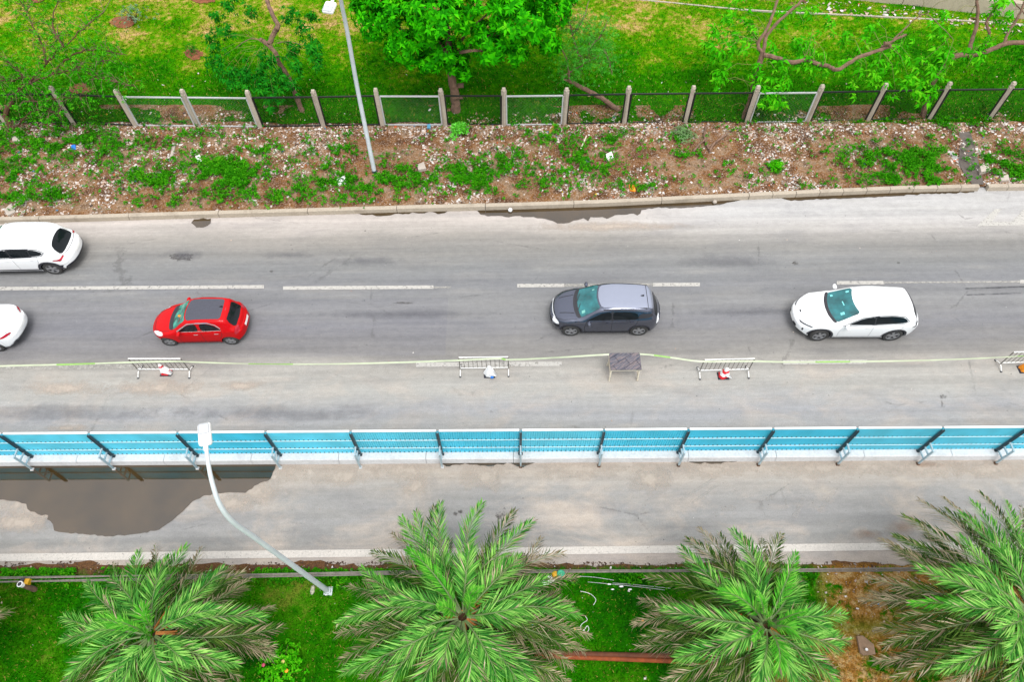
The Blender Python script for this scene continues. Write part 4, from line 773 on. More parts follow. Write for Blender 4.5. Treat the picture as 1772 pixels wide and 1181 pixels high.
# ------------------------------------------------------------------ date palms
def frond_mesh(C, tip, lift, n, Lmax, dry, kind, rs):
    """one frond from C to tip (local), returns verts, faces, midx. materials: 0 rachis 1 green/olive/bright 2 dry 3 orange rachis"""
    C = np.array(C); tip = np.array(tip); d = tip - C; mid = C + d * .5 + np.array([0, 0, lift]); side0 = np.cross(d, [0, 0, 1]); side0 /= np.linalg.norm(side0) + 1e-9; bend = rs.uniform(-.16, .16) * np.linalg.norm(d); mid = mid + side0 * bend
    f = lambda t: (1 - t) ** 2 * C + 2 * t * (1 - t) * mid + t * t * tip
    df = lambda t: 2 * (1 - t) * (mid - C) + 2 * t * (tip - mid)
    V = []; F = []; MI = []; m = 12; L = np.linalg.norm(d)
    for i in range(m + 1):
        t = i / m; p = f(t); g = df(t); g /= np.linalg.norm(g); s = np.cross(g, [0, 0, 1]); s /= np.linalg.norm(s) + 1e-9; u = np.cross(s, g); w = .02 * (1 - t) + .004; V += [p - s * w, p + u * w * .8, p + s * w]
    for i in range(m):
        for k in range(2): a = i * 3 + k; F += [(a, a + 1, a + 4), (a, a + 4, a + 3)]; MI += [3 if (i < 3 and dry > .6) else 0] * 2
    for i in range(n):
        t0 = .14 + .86 * ((i + .5) / n) ** .95; prof = min(1, (t0 - .05) / .22) * (1 - max(0, (t0 - .62) / .38) ** 1.6 * .62)
        for sg in (-1, 1):
            t = min(t0 + rs.uniform(-.008, .008), .998); p = f(t); g = df(t); g /= np.linalg.norm(g); s = np.cross(g, [0, 0, 1]); s /= np.linalg.norm(s) + 1e-9; u = np.cross(s, g)
            ang = math.radians(50 - 28 * t + rs.uniform(-9, 9) + (rs.uniform(-14, 14) if dry > .5 else 0)); el = rs.choice([.55, .2, .05]) + rs.uniform(-.15, .15) - dry * .35
            dd = g * math.cos(ang) + s * sg * math.sin(ang) * math.cos(el) + u * math.sin(ang) * math.sin(el); l = Lmax * prof * rs.uniform(.82, 1.12)
            if dry > .6 and rs.random() < .12: continue
            w = .0155 if kind != 'dry' else .013; nrm = np.cross(dd, s * sg + u * .5); nrm /= np.linalg.norm(nrm) + 1e-9; ws = np.cross(dd, nrm); b = len(V)
            q = p + dd * l * .5; e = p + dd * l - np.array([0, 0, 1]) * l * (.1 + .35 * dry) + (rs.normal(0, .05, 3) * (1 + 1.2 * dry)) * l
            V += [p, q + ws * w, q - ws * w, e]; F += [(b, b + 1, b + 2), (b + 1, b + 3, b + 2)]
            pd = dry * (.2 + .85 * t); MI += [2 if rs.random() < pd else 1] * 2
    return np.array(V), np.array(F), np.array(MI)
def palm(cpx, zc, tips, nrand, rad, label, seed, ztrunk=.05, fruits=(), bright=0):
    rs = np.random.RandomState(seed); top = P(*cpx, zc); root = empty('date_palm', (top.x, top.y, ztrunk)); tag(root, label, 'palm tree', 'date palms in the near lawn'); o = root.location
    b = MB(); H = zc - ztrunk; prof = []
    for i in range(16):
        z = H * i / 15 - .05; rr = .26 + .05 * (i % 2) + (.1 if i > 11 else 0) - (.24 if i == 15 else .1 if i == 14 else 0); prof.append((rr, z))
    prof = [(a, z - .32) for a, z in prof]; prof.append((0, H - .3)); b.lathe(prof, (0, 0, 0), n=14); b.build('trunk', M['bark_dark'], root)
    hc = Vector((0, 0, H))
    def mk(tip, zt, lift, kind, dry, n=62, Lm=.46):
        mats = {'green': 'palm_g', 'olive': 'palm_o', 'bright': 'palm_b', 'dry': 'palm_o'}[kind]; t = Vector(tip); dirh = Vector((t.x, t.y, 0)); dirh.normalize() if dirh.length > 0 else None
        c0 = hc + dirh * .12 + Vector((0, 0, rs.uniform(-.25, .05) if zt < zc - .2 else 0)); V, F, MI = frond_mesh(c0, t, lift, n, Lm, dry, kind, rs); link('frond', np_mesh('frond', V, F, [M['rachis'], M[mats], M['palm_d'], M['rachis_o']], MI), root)
    angs = []
    for (px, py, zt, kind) in tips:
        t = P(px, py, zt) - o; dry = {'green': .08, 'olive': .3, 'bright': 0, 'dry': .85}[kind] + rs.uniform(0, .06); L = (t - hc).length; angs.append(math.atan2(t.y, t.x))
        mk(t, zt, (.34 if kind != 'dry' else .2) * L * .5 + (.25 if zt > zc - .4 else 0), kind, dry, int(24 + 19 * L), .55 if kind != 'bright' else .4)
    for k in range(nrand):     # the older fronds underneath, hanging lower
        a = 2 * math.pi * (k + rs.rand() * .8) / nrand; r_ = rad * rs.uniform(.74, 1.0); zt = zc - rs.uniform(.9, 2.0); kind = 'dry' if (rs.rand() < .2) else 'olive'
        t = Vector((math.cos(a) * r_, math.sin(a) * r_, zt - ztrunk)); mk(t, zt, .3, kind, (.75 if kind == 'dry' else .14), 74, .48)
    for k in range(9):     # mid-length young green fronds filling the heart of the crown
        a = 2 * math.pi * (k + rs.rand()) / 9; r_ = rad * rs.uniform(.42, .68); t = Vector((math.cos(a) * r_, math.sin(a) * r_, H + rs.uniform(-.1, .45))); mk(t, zc, .3, 'green', .03, 52, .46)
    for k in range(bright):
        a = rs.rand() * 6.28; r_ = rs.uniform(.35, .8); t = Vector((math.cos(a) * r_, math.sin(a) * r_, H + rs.uniform(.6, 1.0))); mk(t, zc + .6, .3, 'bright', 0, 34, .2)
    for (px, py) in fruits:
        t = P(px, py, zc - .15) - o; b = MB(); b.tube([hc * .9, (hc + t) * .5, t], .02, 5)
        for _ in range(70):
            dv = Vector(rs.normal(0, 1, 3)); dv.normalize(); dv.z = abs(dv.z) * .6 - .2; e = t + dv * rs.uniform(.12, .26); b.tube([t, e], [.012, .02], 4)
        b.build('fruit_cluster', M['fruit'], root)
    return root
g, ol, br, dr = 'green', 'olive', 'bright', 'dry'
T2 = [(695, 897, 3.2, g), (720, 888, 3.3, g), (752, 877, 3.0, ol), (762, 872, 3.3, g), (835, 870, 3.4, g), (890, 886, 3.0, ol), (922, 903, 3.2, g), (645, 957, 3.0, ol), (627, 985, 3.1, g), (678, 924, 2.6, dr), (813, 950, 4.4, g), (705, 952, 4.1, br), (602, 1014, 2.5, dr), (936, 932, 2.5, dr), (900, 965, 3.8, g),
      (975, 958, 2.7, dr), (945, 1002, 3.6, g), (998, 1000, 2.4, dr), (1002, 1066, 3.4, g), (990, 1046, 2.4, dr), (1018, 1100, 2.6, dr), (1012, 1128, 2.4, dr), (586, 1080, 3.5, g), (583, 1098, 2.5, dr), (592, 1165, 3.4, g), (590, 1145, 3.0, ol), (628, 1172, 2.4, dr), (660, 1205, 3.4, g), (712, 1215, 3.6, g), (768, 1145, 4.3, g), (750, 1200, 3.0, ol), (800, 1215, 2.9, ol), (828, 1200, 3.8, g), (862, 1178, 4.0, g), (905, 1195, 3.5, g), (935, 1205, 3.3, g), (980, 1180, 2.4, dr), (960, 1165, 3.0, ol), (988, 1152, 2.4, dr), (768, 1051, 4.5, br), (815, 1040, 4.7, br)]
palm((800, 1068), 3.7, T2, 26, 2.9, 'largest date palm, middle of the near lawn, beside the turquoise capped bollard', 11, bright=3)
T1 = [(240, 955, 3.0, g), (268, 945, 2.5, dr), (322, 947, 3.1, g), (348, 950, 2.4, dr), (293, 965, 3.4, g), (195, 980, 3.1, ol), (150, 1008, 3.1, g), (190, 1002, 3.3, g), (385, 985, 3.2, g), (418, 992, 2.3, dr), (430, 1003, 2.4, dr), (422, 1020, 2.4, ol), (250, 1052, 4.2, br), (110, 1068, 3.0, g), (168, 1070, 3.8, br), (107, 1108, 3.2, g), (118, 1176, 3.4, g), (108, 1185, 3.0, ol), (468, 1052, 2.4, dr), (455, 1072, 2.8, g), (488, 1087, 2.6, ol), (470, 1120, 2.4, dr), (468, 1135, 2.3, dr), (410, 1150, 3.4, g), (180, 1200, 2.6, ol), (212, 1200, 3.4, g), (250, 1215, 3.0, ol), (292, 1185, 4.0, g), (320, 1215, 3.3, g), (350, 1215, 2.4, dr), (388, 1190, 2.4, dr), (250, 1098, 4.1, br), (180, 1035, 2.4, dr)]
palm((262, 1098), 3.6, T1, 20, 2.6, 'date palm left of the near street lamp, with sparse fronds and brown centre', 12, bright=2)
T3 = [(1190, 935, 3.0, ol), (1210, 915, 2.4, dr), (1245, 925, 2.4, ol), (1268, 920, 3.6, g), (1320, 935, 2.5, ol), (1352, 925, 3.0, ol), (1378, 958, 3.9, br), (1180, 950, 3.5, g), (1120, 1000, 2.5, ol), (1110, 1040, 2.3, dr), (1248, 1024, 4.4, br), (1150, 1055, 3.9, g), (1130, 1050, 2.9, ol), (1100, 1080, 2.4, dr), (1105, 1120, 2.3, dr), (1112, 1105, 2.5, ol), (1170, 1140, 3.6, g), (1250, 1115, 4.2, g), (1150, 1180, 3.2, ol), (1215, 1205, 2.9, ol), (1265, 1205, 2.9, ol), (1312, 1195, 3.8, g), (1345, 1165, 4.3, br), (1372, 1090, 4.2, br), (1392, 1205, 3.2, g), (1455, 1124, 3.7, g), (1468, 1110, 3.0, g), (1462, 1065, 3.4, g), (1420, 1060, 2.8, ol), (1446, 1180, 3.3, g), (1440, 1150, 2.3, dr), (1375, 1195, 2.4, dr), (1330, 1068, 4.7, br), (1380, 1000, 3.6, g)]
palm((1328, 1082), 3.9, T3, 24, 2.55, 'date palm with orange fruit clusters, third from the left', 13, fruits=((1272, 1074), (1290, 1112)), bright=3)
T4 = [(1592, 867, 2.7, dr), (1632, 862, 2.9, dr), (1680, 868, 3.2, g), (1695, 853, 2.8, ol), (1770, 880, 2.9, ol), (1662, 890, 3.6, g), (1565, 895, 3.0, ol), (1525, 935, 2.7, dr), (1545, 945, 3.0, dr), (1590, 985, 4.4, g), (1508, 1002, 2.6, dr), (1495, 1040, 2.3, dr), (1512, 1028, 2.4, dr), (1575, 1045, 3.8, br), (1645, 1050, 4.5, g), (1655, 985, 4.3, g), (1520, 1090, 2.3, dr), (1530, 1118, 2.5, ol), (1517, 1145, 2.3, dr), (1550, 1148, 2.4, ol), (1550, 1175, 2.6, ol), (1625, 1160, 3.4, g), (1640, 1205, 2.4, dr), (1700, 1205, 2.8, ol), (1745, 1200, 4.0, g), (1800, 1220, 3.8, g), (1860, 1180, 3.8, g), (1720, 950, 4.4, g), (1760, 930, 4.0, g), (1850, 900, 3.4, g), (1920, 960, 3.6, g), (1990, 1040, 3.2, ol), (1980, 1120, 3.4, g), (1700, 905, 2.6, dr), (1740, 868, 3.1, g), (1730, 1090, 4.6, g), (1710, 1045, 4.6, g), (1580, 960, 2.5, ol), (1600, 930, 2.6, ol)]
palm((1782, 1062), 4.1, T4, 34, 3.3, 'wide date palm at the right edge with many dry lower fronds', 14)
T0 = [(-8, 1068, 2.6, dr), (12, 1060, 2.4, ol), (-30, 1100, 2.4, dr), (-30, 1130, 2.4, dr), (-40, 1000, 3.2, g), (-100, 960, 3.0, g), (-160, 940, 3.2, g), (-70, 1040, 3.6, g), (-60, 1150, 3.5, g), (-120, 1200, 3.6, g)]
palm((-225, 1098), 3.6, T0, 22, 2.3, 'date palm mostly outside the left edge, only pale frond tips showing', 15)

# ------------------------------------------------------------------ rose bush and shrubs
def shrub(name, px, py, rad, h, nl, L, Wd, mat, label, cat, seed, z=.08, stems=7, flowers=()):
    c = P(px, py, z); root = empty(name, c); tag(root, label, cat); rs = np.random.RandomState(seed); b = MB()
    tips = []
    for k in range(stems):
        a = rs.rand() * 6.28; r_ = rad * rs.uniform(.3, .9); e = Vector((math.cos(a) * r_, math.sin(a) * r_, h * rs.uniform(.6, 1))); b.tube([(0, 0, -.03), e * .5 + Vector((0, 0, h * .15)), e], [.015, .011, .006], 5); tips.append(e)
    b.build('stem', M['bark_dark'], root)
    C = rs.normal(0, .42, (nl, 3)) * [rad, rad, 0]; r2 = np.linalg.norm(C[:, :2], axis=1) / rad; C = C[r2 < 1.15]; r2 = r2[r2 < 1.15]; C[:, 2] = h * (1 - .5 * r2 ** 2) * rs.uniform(.45, 1.1, len(C)); N = C * [1, 1, 0] / rad + rs.normal(0, .25, C.shape); N[:, 2] = 1; rosettes('foliage', C, N, 5, L, Wd, mat, seed, root)
    for (a, q, m) in flowers:
        f = P(a, q, z + h) - c; b = MB(); b.lathe([(0, -.03), (.04, -.01), (.055, .02), (.03, .035), (0, .03)], f, n=9); b.build('flower', m, root, True)
    return root
shrub('rose_bush', 492, 1158, .72, .55, 190, .085, .055, M['leaf_bright'], 'small leafy bush with one pink bloom in the grass between two left palms', 'bush', 5, flowers=((456, 1152, plain('pink_petal', lin(236, 90, 120), .6)), (496, 1162, M['orange']), (490, 1146, plain('yellow_petal', lin(244, 220, 120), .6))))
shrub('bright_shrub', 795, 230, .45, .45, 60, .24, .09, plain('lime_leaf', lin(96, 220, 30), .5, var=.3), 'bright lime green shrub at the foot of the dense tree, on the verge', 'shrub', 6, .2)
shrub('young_plant', 335, 93, .32, .5, 26, .2, .035, M['leaf_dark'], 'small spiky plant in a round patch of red mulch on the far lawn', 'plant', 7, .25)
shrub('grey_shrub', 235, 38, 1.1, .9, 70, .12, .05, plain('grey_green_leaf', lin(110, 156, 110), .6, var=.3), 'thin grey green shrub with bare twigs in red mulch, far left lawn', 'shrub', 8, .25, stems=16)
shrub('pale_shrub', 1182, 235, .6, .35, 150, .11, .04, plain('sage_leaf', lin(120, 168, 92), .6, var=.35), 'pale sage coloured shrub beside the dead branches on the verge', 'shrub', 9, .2)
shrub('leafy_shrub', 1340, 291, .28, .35, 40, .12, .08, M['leaf_bright'], 'single round green clump in open rubble, centre right of the verge', 'shrub', 10, .2)

# ------------------------------------------------------------------ trees of the far lawn
def limb(b, pts, r0, r1, sides=8, n=5, jit=.03, seed=0):
    pp = smooth_path([P(*q) for q in pts], n); rr = random.Random(seed); L = len(pp); pp = [p + Vector((rr.uniform(-jit, jit), rr.uniform(-jit, jit), rr.uniform(-jit, jit))) if 0 < i < L - 1 else p for i, p in enumerate(pp)]; b.tube([p - b.o for p in pp], [(r0 + (r1 - r0) * i / (L - 1)) * rr.uniform(.92, 1.1) for i in range(L)], sides)
    return pp
def tree_root(name, px, py, label, cat='tree'):
    p = P(px, py, .2); r = empty(name, p); tag(r, label, cat, 'trees on the far lawn'); return r
def twigs(b, centres, n, L, rad, rs, down=.4):
    ends = []
    for c in centres:
        for _ in range(n):
            d = Vector((rs.normal(0, 1), rs.normal(0, 1), rs.normal(.3, .6))); d.normalize(); l = L * rs.uniform(.5, 1.2); m = c + d * l * .55 + Vector((0, 0, .12 * l)); e = c + d * l - Vector((0, 0, down * l * .5)); b.tube([c, m, e], [rad, rad * .7, rad * .4], 4); ends += [m, e]
    return ends
def leaves_at(name, pts, mat, seed, root, per, L, Wd, spread=.15, mult=3, droop=.3, outward=None):
    rs = np.random.RandomState(seed); C = np.array([[p.x, p.y, p.z] for p in pts]); C = np.repeat(C, mult, 0) + rs.normal(0, spread, (len(pts) * mult, 3)); N = rs.normal(0, .5, C.shape); N[:, 2] = np.abs(N[:, 2]) + .5
    return rosettes(name, C, N, per, L, Wd, mat, seed, root, droop=droop, tilt=-.1)

# dense tree in the middle
root = tree_root('dense_tree', 787, 192, 'dense bright green tree with a wide full crown at the top centre'); b = MB(); b.o = root.location
limb(b, [(790, 195, .1), (787, 165, 1.0), (783, 140, 1.8), (778, 95, 3.0), (772, 50, 4.2)], .24, .13, 10, 5, .03, 1)
for e in ((700, 20, 4.6), (640, 30, 4.2), (850, 20, 4.8), (930, 40, 4.2), (770, -40, 5.6), (860, 90, 3.4), (720, 80, 3.4)): limb(b, [(778, 95, 3.0), ((778 + e[0]) / 2, (95 + e[1]) / 2 - 6, 3.9), e], .09, .03, 6, 4, .04, e[0])
b.box(Vector(P(797, 148, 1.5)) - b.o, (.3, .2, .12)); b.box(Vector(P(797, 168, .95)) - b.o, (.22, .16, .1))
b.build('trunk', M['bark'], root)
rs = np.random.RandomState(21); lobes = [(660, 20, 4.6, 1.35), (632, 12, 4.4, .75), (720, 40, 4.6, 1.5), (700, 85, 3.8, .95), (760, 20, 5.2, 1.7), (790, 108, 2.9, .62), (765, 82, 3.6, 1.0), (830, 0, 5.4, 1.6), (850, 70, 4.0, 1.1), (900, 30, 4.9, 1.5), (950, 10, 4.6, 1.1), (885, 88, 3.6, .8), (940, 60, 3.9, .8), (953, 82, 3.3, .42), (800, -60, 5.6, 1.8), (700, -50, 5.4, 1.7), (900, -60, 5.4, 1.7), (650, 50, 4.0, .7), (975, -10, 4.5, .8), (800, 122, 2.4, .38), (740, 108, 3.3, .6), (650, -30, 4.8, 1.1), (800, -130, 5.2, 1.8), (700, -120, 5, 1.6), (900, -130, 5, 1.6)]
CC = []; NN = []
for (a, c, z, r_) in lobes:
    o = P(a, c, z) - root.location; n = int(64 * r_ ** 2) + 14; d = rs.normal(size=(n, 3)); d /= np.linalg.norm(d, axis=1)[:, None]; keep = d[:, 2] > -.62; d = d[keep]; rad = r_ * rs.uniform(.55, 1.08, len(d)) ** .7; p = np.array(o)[None] + d * rad[:, None] * [1, 1, .72]; CC.append(p); NN.append(d + np.array([0, 0, .35]) + rs.normal(0, .25, d.shape))
CC = np.vstack(CC); NN = np.vstack(NN)
rosettes('crown', CC, NN, 10, .30, .13, M['leaf_dense'], 22, root, tilt=.2, droop=.35)

# tree with blurred dark tufts, left of the lamp
root = tree_root('leaning_tree', 524, 196, 'bent bare trunked tree with dark leaf tufts left of the far street lamp'); b = MB(); b.o = root.location
limb(b, [(524, 196, .1), (512, 165, .8), (498, 132, 1.6), (482, 108, 2.2), (477, 92, 2.6), (462, 76, 2.9), (450, 68, 3.1)], .13, .10, 8, 5, .015, 2)
limb(b, [(466, 76, 2.95), (474, 58, 3.3), (481, 46, 3.6), (474, 30, 3.9), (464, 8, 4.3), (460, -15, 4.7)], .12, .09, 8, 5, .02, 3); limb(b, [(450, 68, 3.1), (430, 68, 3.2), (408, 82, 3.1)], .03, .012, 5, 4, .01, 4); limb(b, [(480, 74, 3.0), (505, 72, 3.1), (530, 80, 3.0)], .03, .01, 5, 4, .01, 5)
b.build('trunk', M['bark'], root); rs = np.random.RandomState(31); b = MB(); b.o = root.location
tf = [(375, 90, 2.6), (368, 108, 2.4), (390, 118, 2.4), (378, 36, 3.2), (395, 130, 2.3), (420, 135, 2.2), (398, 60, 2.9), (430, 120, 2.4), (448, 130, 2.3), (455, 100, 2.8), (468, 105, 2.8), (480, 128, 2.2), (475, 160, 1.5), (476, 178, 1.3), (500, 150, 1.8), (505, 95, 2.7), (512, 115, 2.4), (540, 80, 2.9), (545, 95, 2.7), (549, 110, 2.5), (525, 50, 3.2), (540, 30, 3.4), (498, 30, 3.6), (430, 18, 3.8), (400, 10, 3.8), (485, 140, 2.0), (462, 148, 1.9), (512, 85, 2.9), (370, 65, 2.9), (408, 148, 2.1), (440, 152, 1.9)]
hub = P(462, 78, 3.2) - root.location
tl = []
for q in tf:
    e = P(*q) - root.location; m = (hub + e) / 2 + Vector((0, 0, .35)); b.tube([hub + (m - hub) * rs.uniform(.2, .5) + Vector((rs.normal(0, .12), rs.normal(0, .12), rs.normal(0, .1))), m + Vector((rs.normal(0, .1), rs.normal(0, .1), 0)), e], [.007, .006, .004], 4); tl += [e, e + Vector((rs.normal(0, .15), rs.normal(0, .15), .1))]
b.build('twigs', M['twig'], root); leaves_at('foliage', tl, M['leaf_dark'], 32, root, 8, .24, .09, .2, 6, .5)

# sparse leafy tree at the left edge
root = tree_root('sparse_tree', 25, 226, 'sparse tree with many thin branches and tiny leaves at the left edge'); b = MB(); b.o = root.location; rs = np.random.RandomState(41)
limb(b, [(25, 228, .1), (10, 200, .8), (22, 172, 1.5), (30, 160, 1.8)], .13, .1, 8, 4, .02, 1); limb(b, [(-6, 198, .6), (-40, 150, 2.2), (-80, 90, 3.4)], .1, .05, 7, 4, .03, 2)
L0 = []
br_ = [[(30, 160, 1.8), (50, 145, 2.2), (90, 128, 2.6), (130, 120, 2.8), (180, 105, 3.0)], [(30, 160, 1.8), (40, 135, 2.4), (30, 120, 2.7), (10, 105, 3.0), (-20, 80, 3.4)], [(50, 145, 2.2), (80, 110, 2.9), (110, 80, 3.4), (150, 45, 3.9), (180, 20, 4.2)], [(90, 128, 2.6), (120, 100, 3.1), (160, 85, 3.3), (220, 95, 3.0)], [(30, 160, 1.8), (60, 175, 1.6), (100, 170, 1.7), (150, 165, 1.8)], [(80, 110, 2.9), (70, 70, 3.5), (50, 30, 4.0), (40, 0, 4.4)], [(110, 80, 3.4), (90, 40, 3.9), (100, 0, 4.3)], [(40, 135, 2.4), (0, 140, 2.3), (-40, 130, 2.6)], [(120, 100, 3.1), (150, 125, 2.6), (190, 140, 2.4), (235, 150, 2.1)], [(25, 228, .1), (45, 200, .9), (70, 190, 1.2), (110, 195, 1.1)]]
for i, pl in enumerate(br_):
    pp = limb(b, pl, .055, .015, 6, 6, .05, 10 + i); L0 += [p - b.o for p in pp[3:]]
b.build('trunk', M['bark_dark'], root); b = MB(); b.o = root.location; sel = [L0[i] for i in rs.choice(len(L0), 85)]; en = twigs(b, sel, 4, .95, .014, rs); b.build('twigs', M['bark'], root)
leaves_at('foliage', en, M['leaf_mid'], 42, root, 5, .12, .055, .24, 3)

# thin feathery tree right of the dense one
root = tree_root('feathery_tree', 1072, 193, 'thin tree with a leaning trunk and feathery foliage right of the dense tree'); b = MB(); b.o = root.location; rs = np.random.RandomState(51)
limb(b, [(1072, 193, .1), (1045, 172, .7), (1015, 155, 1.2), (985, 140, 1.6)], .12, .09, 8, 5, .02, 1); L0 = []
for i, pl in enumerate([[(985, 140, 1.6), (975, 134, 1.7), (995, 120, 2.1), (1012, 108, 2.5), (1018, 85, 3.0), (1022, 60, 3.5)], [(1012, 108, 2.5), (1000, 90, 2.9), (990, 60, 3.4), (985, 40, 3.8), (975, 20, 4.1)], [(985, 140, 1.6), (980, 100, 2.6), (960, 70, 3.2), (945, 58, 3.4)], [(1012, 108, 2.5), (1030, 100, 2.7), (1045, 85, 3.0)], [(1018, 85, 3.0), (1040, 60, 3.5), (1055, 30, 4.0)], [(990, 60, 3.4), (1010, 30, 4.0), (1020, 0, 4.5)], [(1045, 85, 3), (1055, 110, 2.6), (1060, 130, 2.2)]]): pp = limb(b, pl, .05, .012, 6, 5, .03, 3 + i); L0 += [p - b.o for p in pp[2:]]
b.build('trunk', M['bark'], root); b = MB(); b.o = root.location; en = twigs(b, [L0[i] for i in rs.choice(len(L0), 60)], 4, .7, .008, rs); b.build('twigs', M['bark_dark'], root); leaves_at('foliage', en, M['leaf_feather'], 52, root, 6, .10, .026, .3, 4)

# the two pollarded trees on the right
def open_tree(px, py, label, limbs, tufts, seed, hub):
    root = tree_root('pollarded_tree', px, py, label); b = MB(); b.o = root.location; rs = np.random.RandomState(seed); j = []
    for i, (pl, r0, r1) in enumerate(limbs): j += limb(b, pl, r0, r1, 8, 5, .02, seed + i)
    b.build('trunk', M['bark'], root); b = MB(); b.o = root.location; tl = []; J = [p - b.o for p in j]
    for q in tufts:
        e = P(*q) - b.o; hb = min(J, key=lambda p: (p - e).length + rs.uniform(0, 1.2)); m = (hb + e) / 2 + Vector((rs.normal(0, .1), rs.normal(0, .1), .35)); b.tube([hb, m, e], [.013, .01, .005], 4); tl += [e, m * .3 + e * .7]
    for _ in range(int(len(tufts) * .8)):
        hb = J[rs.randint(len(J))]; d = Vector((rs.normal(0, 1), rs.normal(0, 1), rs.normal(.4, .4))).normalized(); b.tube([hb, hb + d * .6 + Vector((0, 0, .25)), hb + d * 1.3], [.012, .008, .004], 4)
    b.build('twigs', M['twig'], root); leaves_at('foliage', tl, M['leaf_bright'], seed + 5, root, 6, .30, .13, .2, 4, .45); return root
rs = np.random.RandomState(61)
tu = [(1230, 80, 2.8), (1240, 55, 3.0), (1235, 95, 2.6), (1245, 130, 2.0), (1250, 105, 2.4), (1270, 60, 3.2), (1255, 30, 3.5), (1265, 10, 3.8), (1290, 40, 3.6), (1300, 65, 3.2), (1320, 150, 1.9), (1310, 130, 2.2), (1345, 125, 2.5), (1355, 140, 2.1), (1330, 160, 1.7), (1345, 165, 1.6), (1340, 178, 1.4), (1325, 172, 1.5), (1400, 115, 2.8), (1395, 95, 3.1), (1440, 50, 3.4), (1455, 65, 3.2), (1500, 55, 3.3), (1490, 100, 2.8), (1500, 135, 2.2), (1510, 140, 2.1), (1480, 145, 2.0), (1530, 125, 2.4), (1555, 95, 3.0), (1560, 105, 2.8), (1575, 140, 2.2), (1590, 110, 2.7), (1550, 160, 1.7), (1540, 90, 3.1), (1420, 125, 2.5), (1380, 75, 3.2), (1400, 65, 3.3), (1395, 30, 3.8), (1360, 15, 4.0), (1455, 120, 2.5), (1515, 112, 2.6), (1600, 165, 1.6), (1238, 140, 1.8), (1225, 70, 2.9), (1340, 100, 2.6), (1282, 82, 3.0), (1410, 90, 3.1)]
open_tree(1285, 206, 'forked brown tree with a long bare sideways limb over the fence, right of centre', [([(1285, 208, .1), (1300, 168, 1.1), (1308, 130, 2.0), (1320, 92, 2.9)], .12, .13), ([(1320, 92, 2.9), (1312, 75, 3.2), (1330, 45, 3.8), (1342, 10, 4.4), (1350, -20, 4.9)], .09, .05), ([(1320, 92, 2.9), (1328, 60, 3.5), (1355, 30, 4.1), (1380, 8, 4.5), (1400, -10, 4.9)], .09, .05), ([(1322, 95, 2.9), (1345, 100, 2.9), (1370, 108, 2.9), (1395, 103, 3.0), (1415, 110, 3.0), (1437, 116, 3.0), (1450, 120, 3.1), (1480, 102, 3.3), (1510, 90, 3.5), (1540, 80, 3.7), (1530, 74, 3.9)], .1, .07), ([(1525, 82, 3.6), (1545, 70, 3.8), (1568, 60, 4.0)], .06, .05), ([(1545, 70, 3.8), (1570, 45, 4.3), (1595, 25, 4.8), (1612, 30, 4.7), (1650, 68, 4.1)], .035, .012)], tu, 62, None)
tu2 = [(1620, 95, 3.0), (1635, 100, 3.0), (1625, 115, 2.7), (1605, 160, 1.8), (1600, 172, 1.6), (1618, 140, 2.2), (1620, 60, 3.6), (1625, 38, 3.9), (1690, 100, 2.8), (1680, 96, 2.9), (1700, 80, 3.1), (1640, 92, 3.1), (1730, 18, 4.4), (1740, 30, 4.2), (1720, 15, 4.4), (1590, 150, 2.0), (1610, 125, 2.5), (1800, 60, 3.6), (1820, 90, 3.2), (1790, 20, 4.2)]
open_tree(1597, 203, 'reddish pollarded tree with upright limbs near the right edge', [([(1597, 204, .1), (1606, 165, 1.2), (1620, 132, 2.0), (1640, 105, 2.6), (1655, 96, 2.8), (1690, 94, 2.9), (1720, 84, 3.1), (1745, 74, 3.3), (1785, 72, 3.4), (1830, 66, 3.6)], .14, .09), ([(1676, 92, 2.9), (1682, 70, 3.3), (1692, 30, 4.1), (1690, -10, 4.9)], .1, .06), ([(1704, 78, 3.1), (1712, 60, 3.5), (1708, 35, 4.0), (1728, 5, 4.6)], .07, .05), ([(1738, 74, 3.3), (1745, 55, 3.6), (1764, 25, 4.2), (1775, 0, 4.7)], .07, .05), ([(1745, -10, 4.6), (1765, 15, 4.3), (1785, 40, 4.0)], .03, .02)], tu2, 72, None)

# ------------------------------------------------------------------ cars
def pchip(xk, yk, x):
    xk = np.array(xk, float); yk = np.array(yk, float); h = np.diff(xk); dl = np.diff(yk) / h; n = len(xk); d = np.zeros(n)
    for i in range(1, n - 1):
        if dl[i - 1] * dl[i] > 0: w1, w2 = 2 * h[i] + h[i - 1], h[i] + 2 * h[i - 1]; d[i] = (w1 + w2) / (w1 / dl[i - 1] + w2 / dl[i])
    d[0], d[-1] = dl[0], dl[-1]; x = np.asarray(x, float); i = np.clip(np.searchsorted(xk, x) - 1, 0, n - 2); t = (x - xk[i]) / h[i]
    return yk[i] * (1 + 2 * t) * (1 - t) ** 2 + h[i] * d[i] * t * (1 - t) ** 2 + yk[i + 1] * t * t * (3 - 2 * t) + h[i] * d[i + 1] * t * t * (t - 1)
def sect(zb, zs, ws, zt, wt, cd, n=30):
    ze = zt - cd; hh = max(zs - zb, .05)
    cp = np.array([(0, zb), (ws * .78, zb), (ws * .95, zb + .03), (ws * .99, zb + hh * .3), (ws * 1.0, zb + hh * .62), (ws * .985, zs - .05), (ws * .955, zs), ((ws * .955 + wt) / 2 + .012, (zs + ze) / 2 + .01), (wt, ze), (wt * .88, ze + cd * .55), (wt * .5, zt - cd * .12), (0, zt)])
    s = np.r_[0, np.cumsum(np.linalg.norm(np.diff(cp, axis=0), axis=1) + 1e-4)]; u = np.r_[np.linspace(0, s[2], 5)[:-1], np.linspace(s[2], s[-1], n - 4)]; return pchip(s, cp[:, 0], u), pchip(s, cp[:, 1], u)
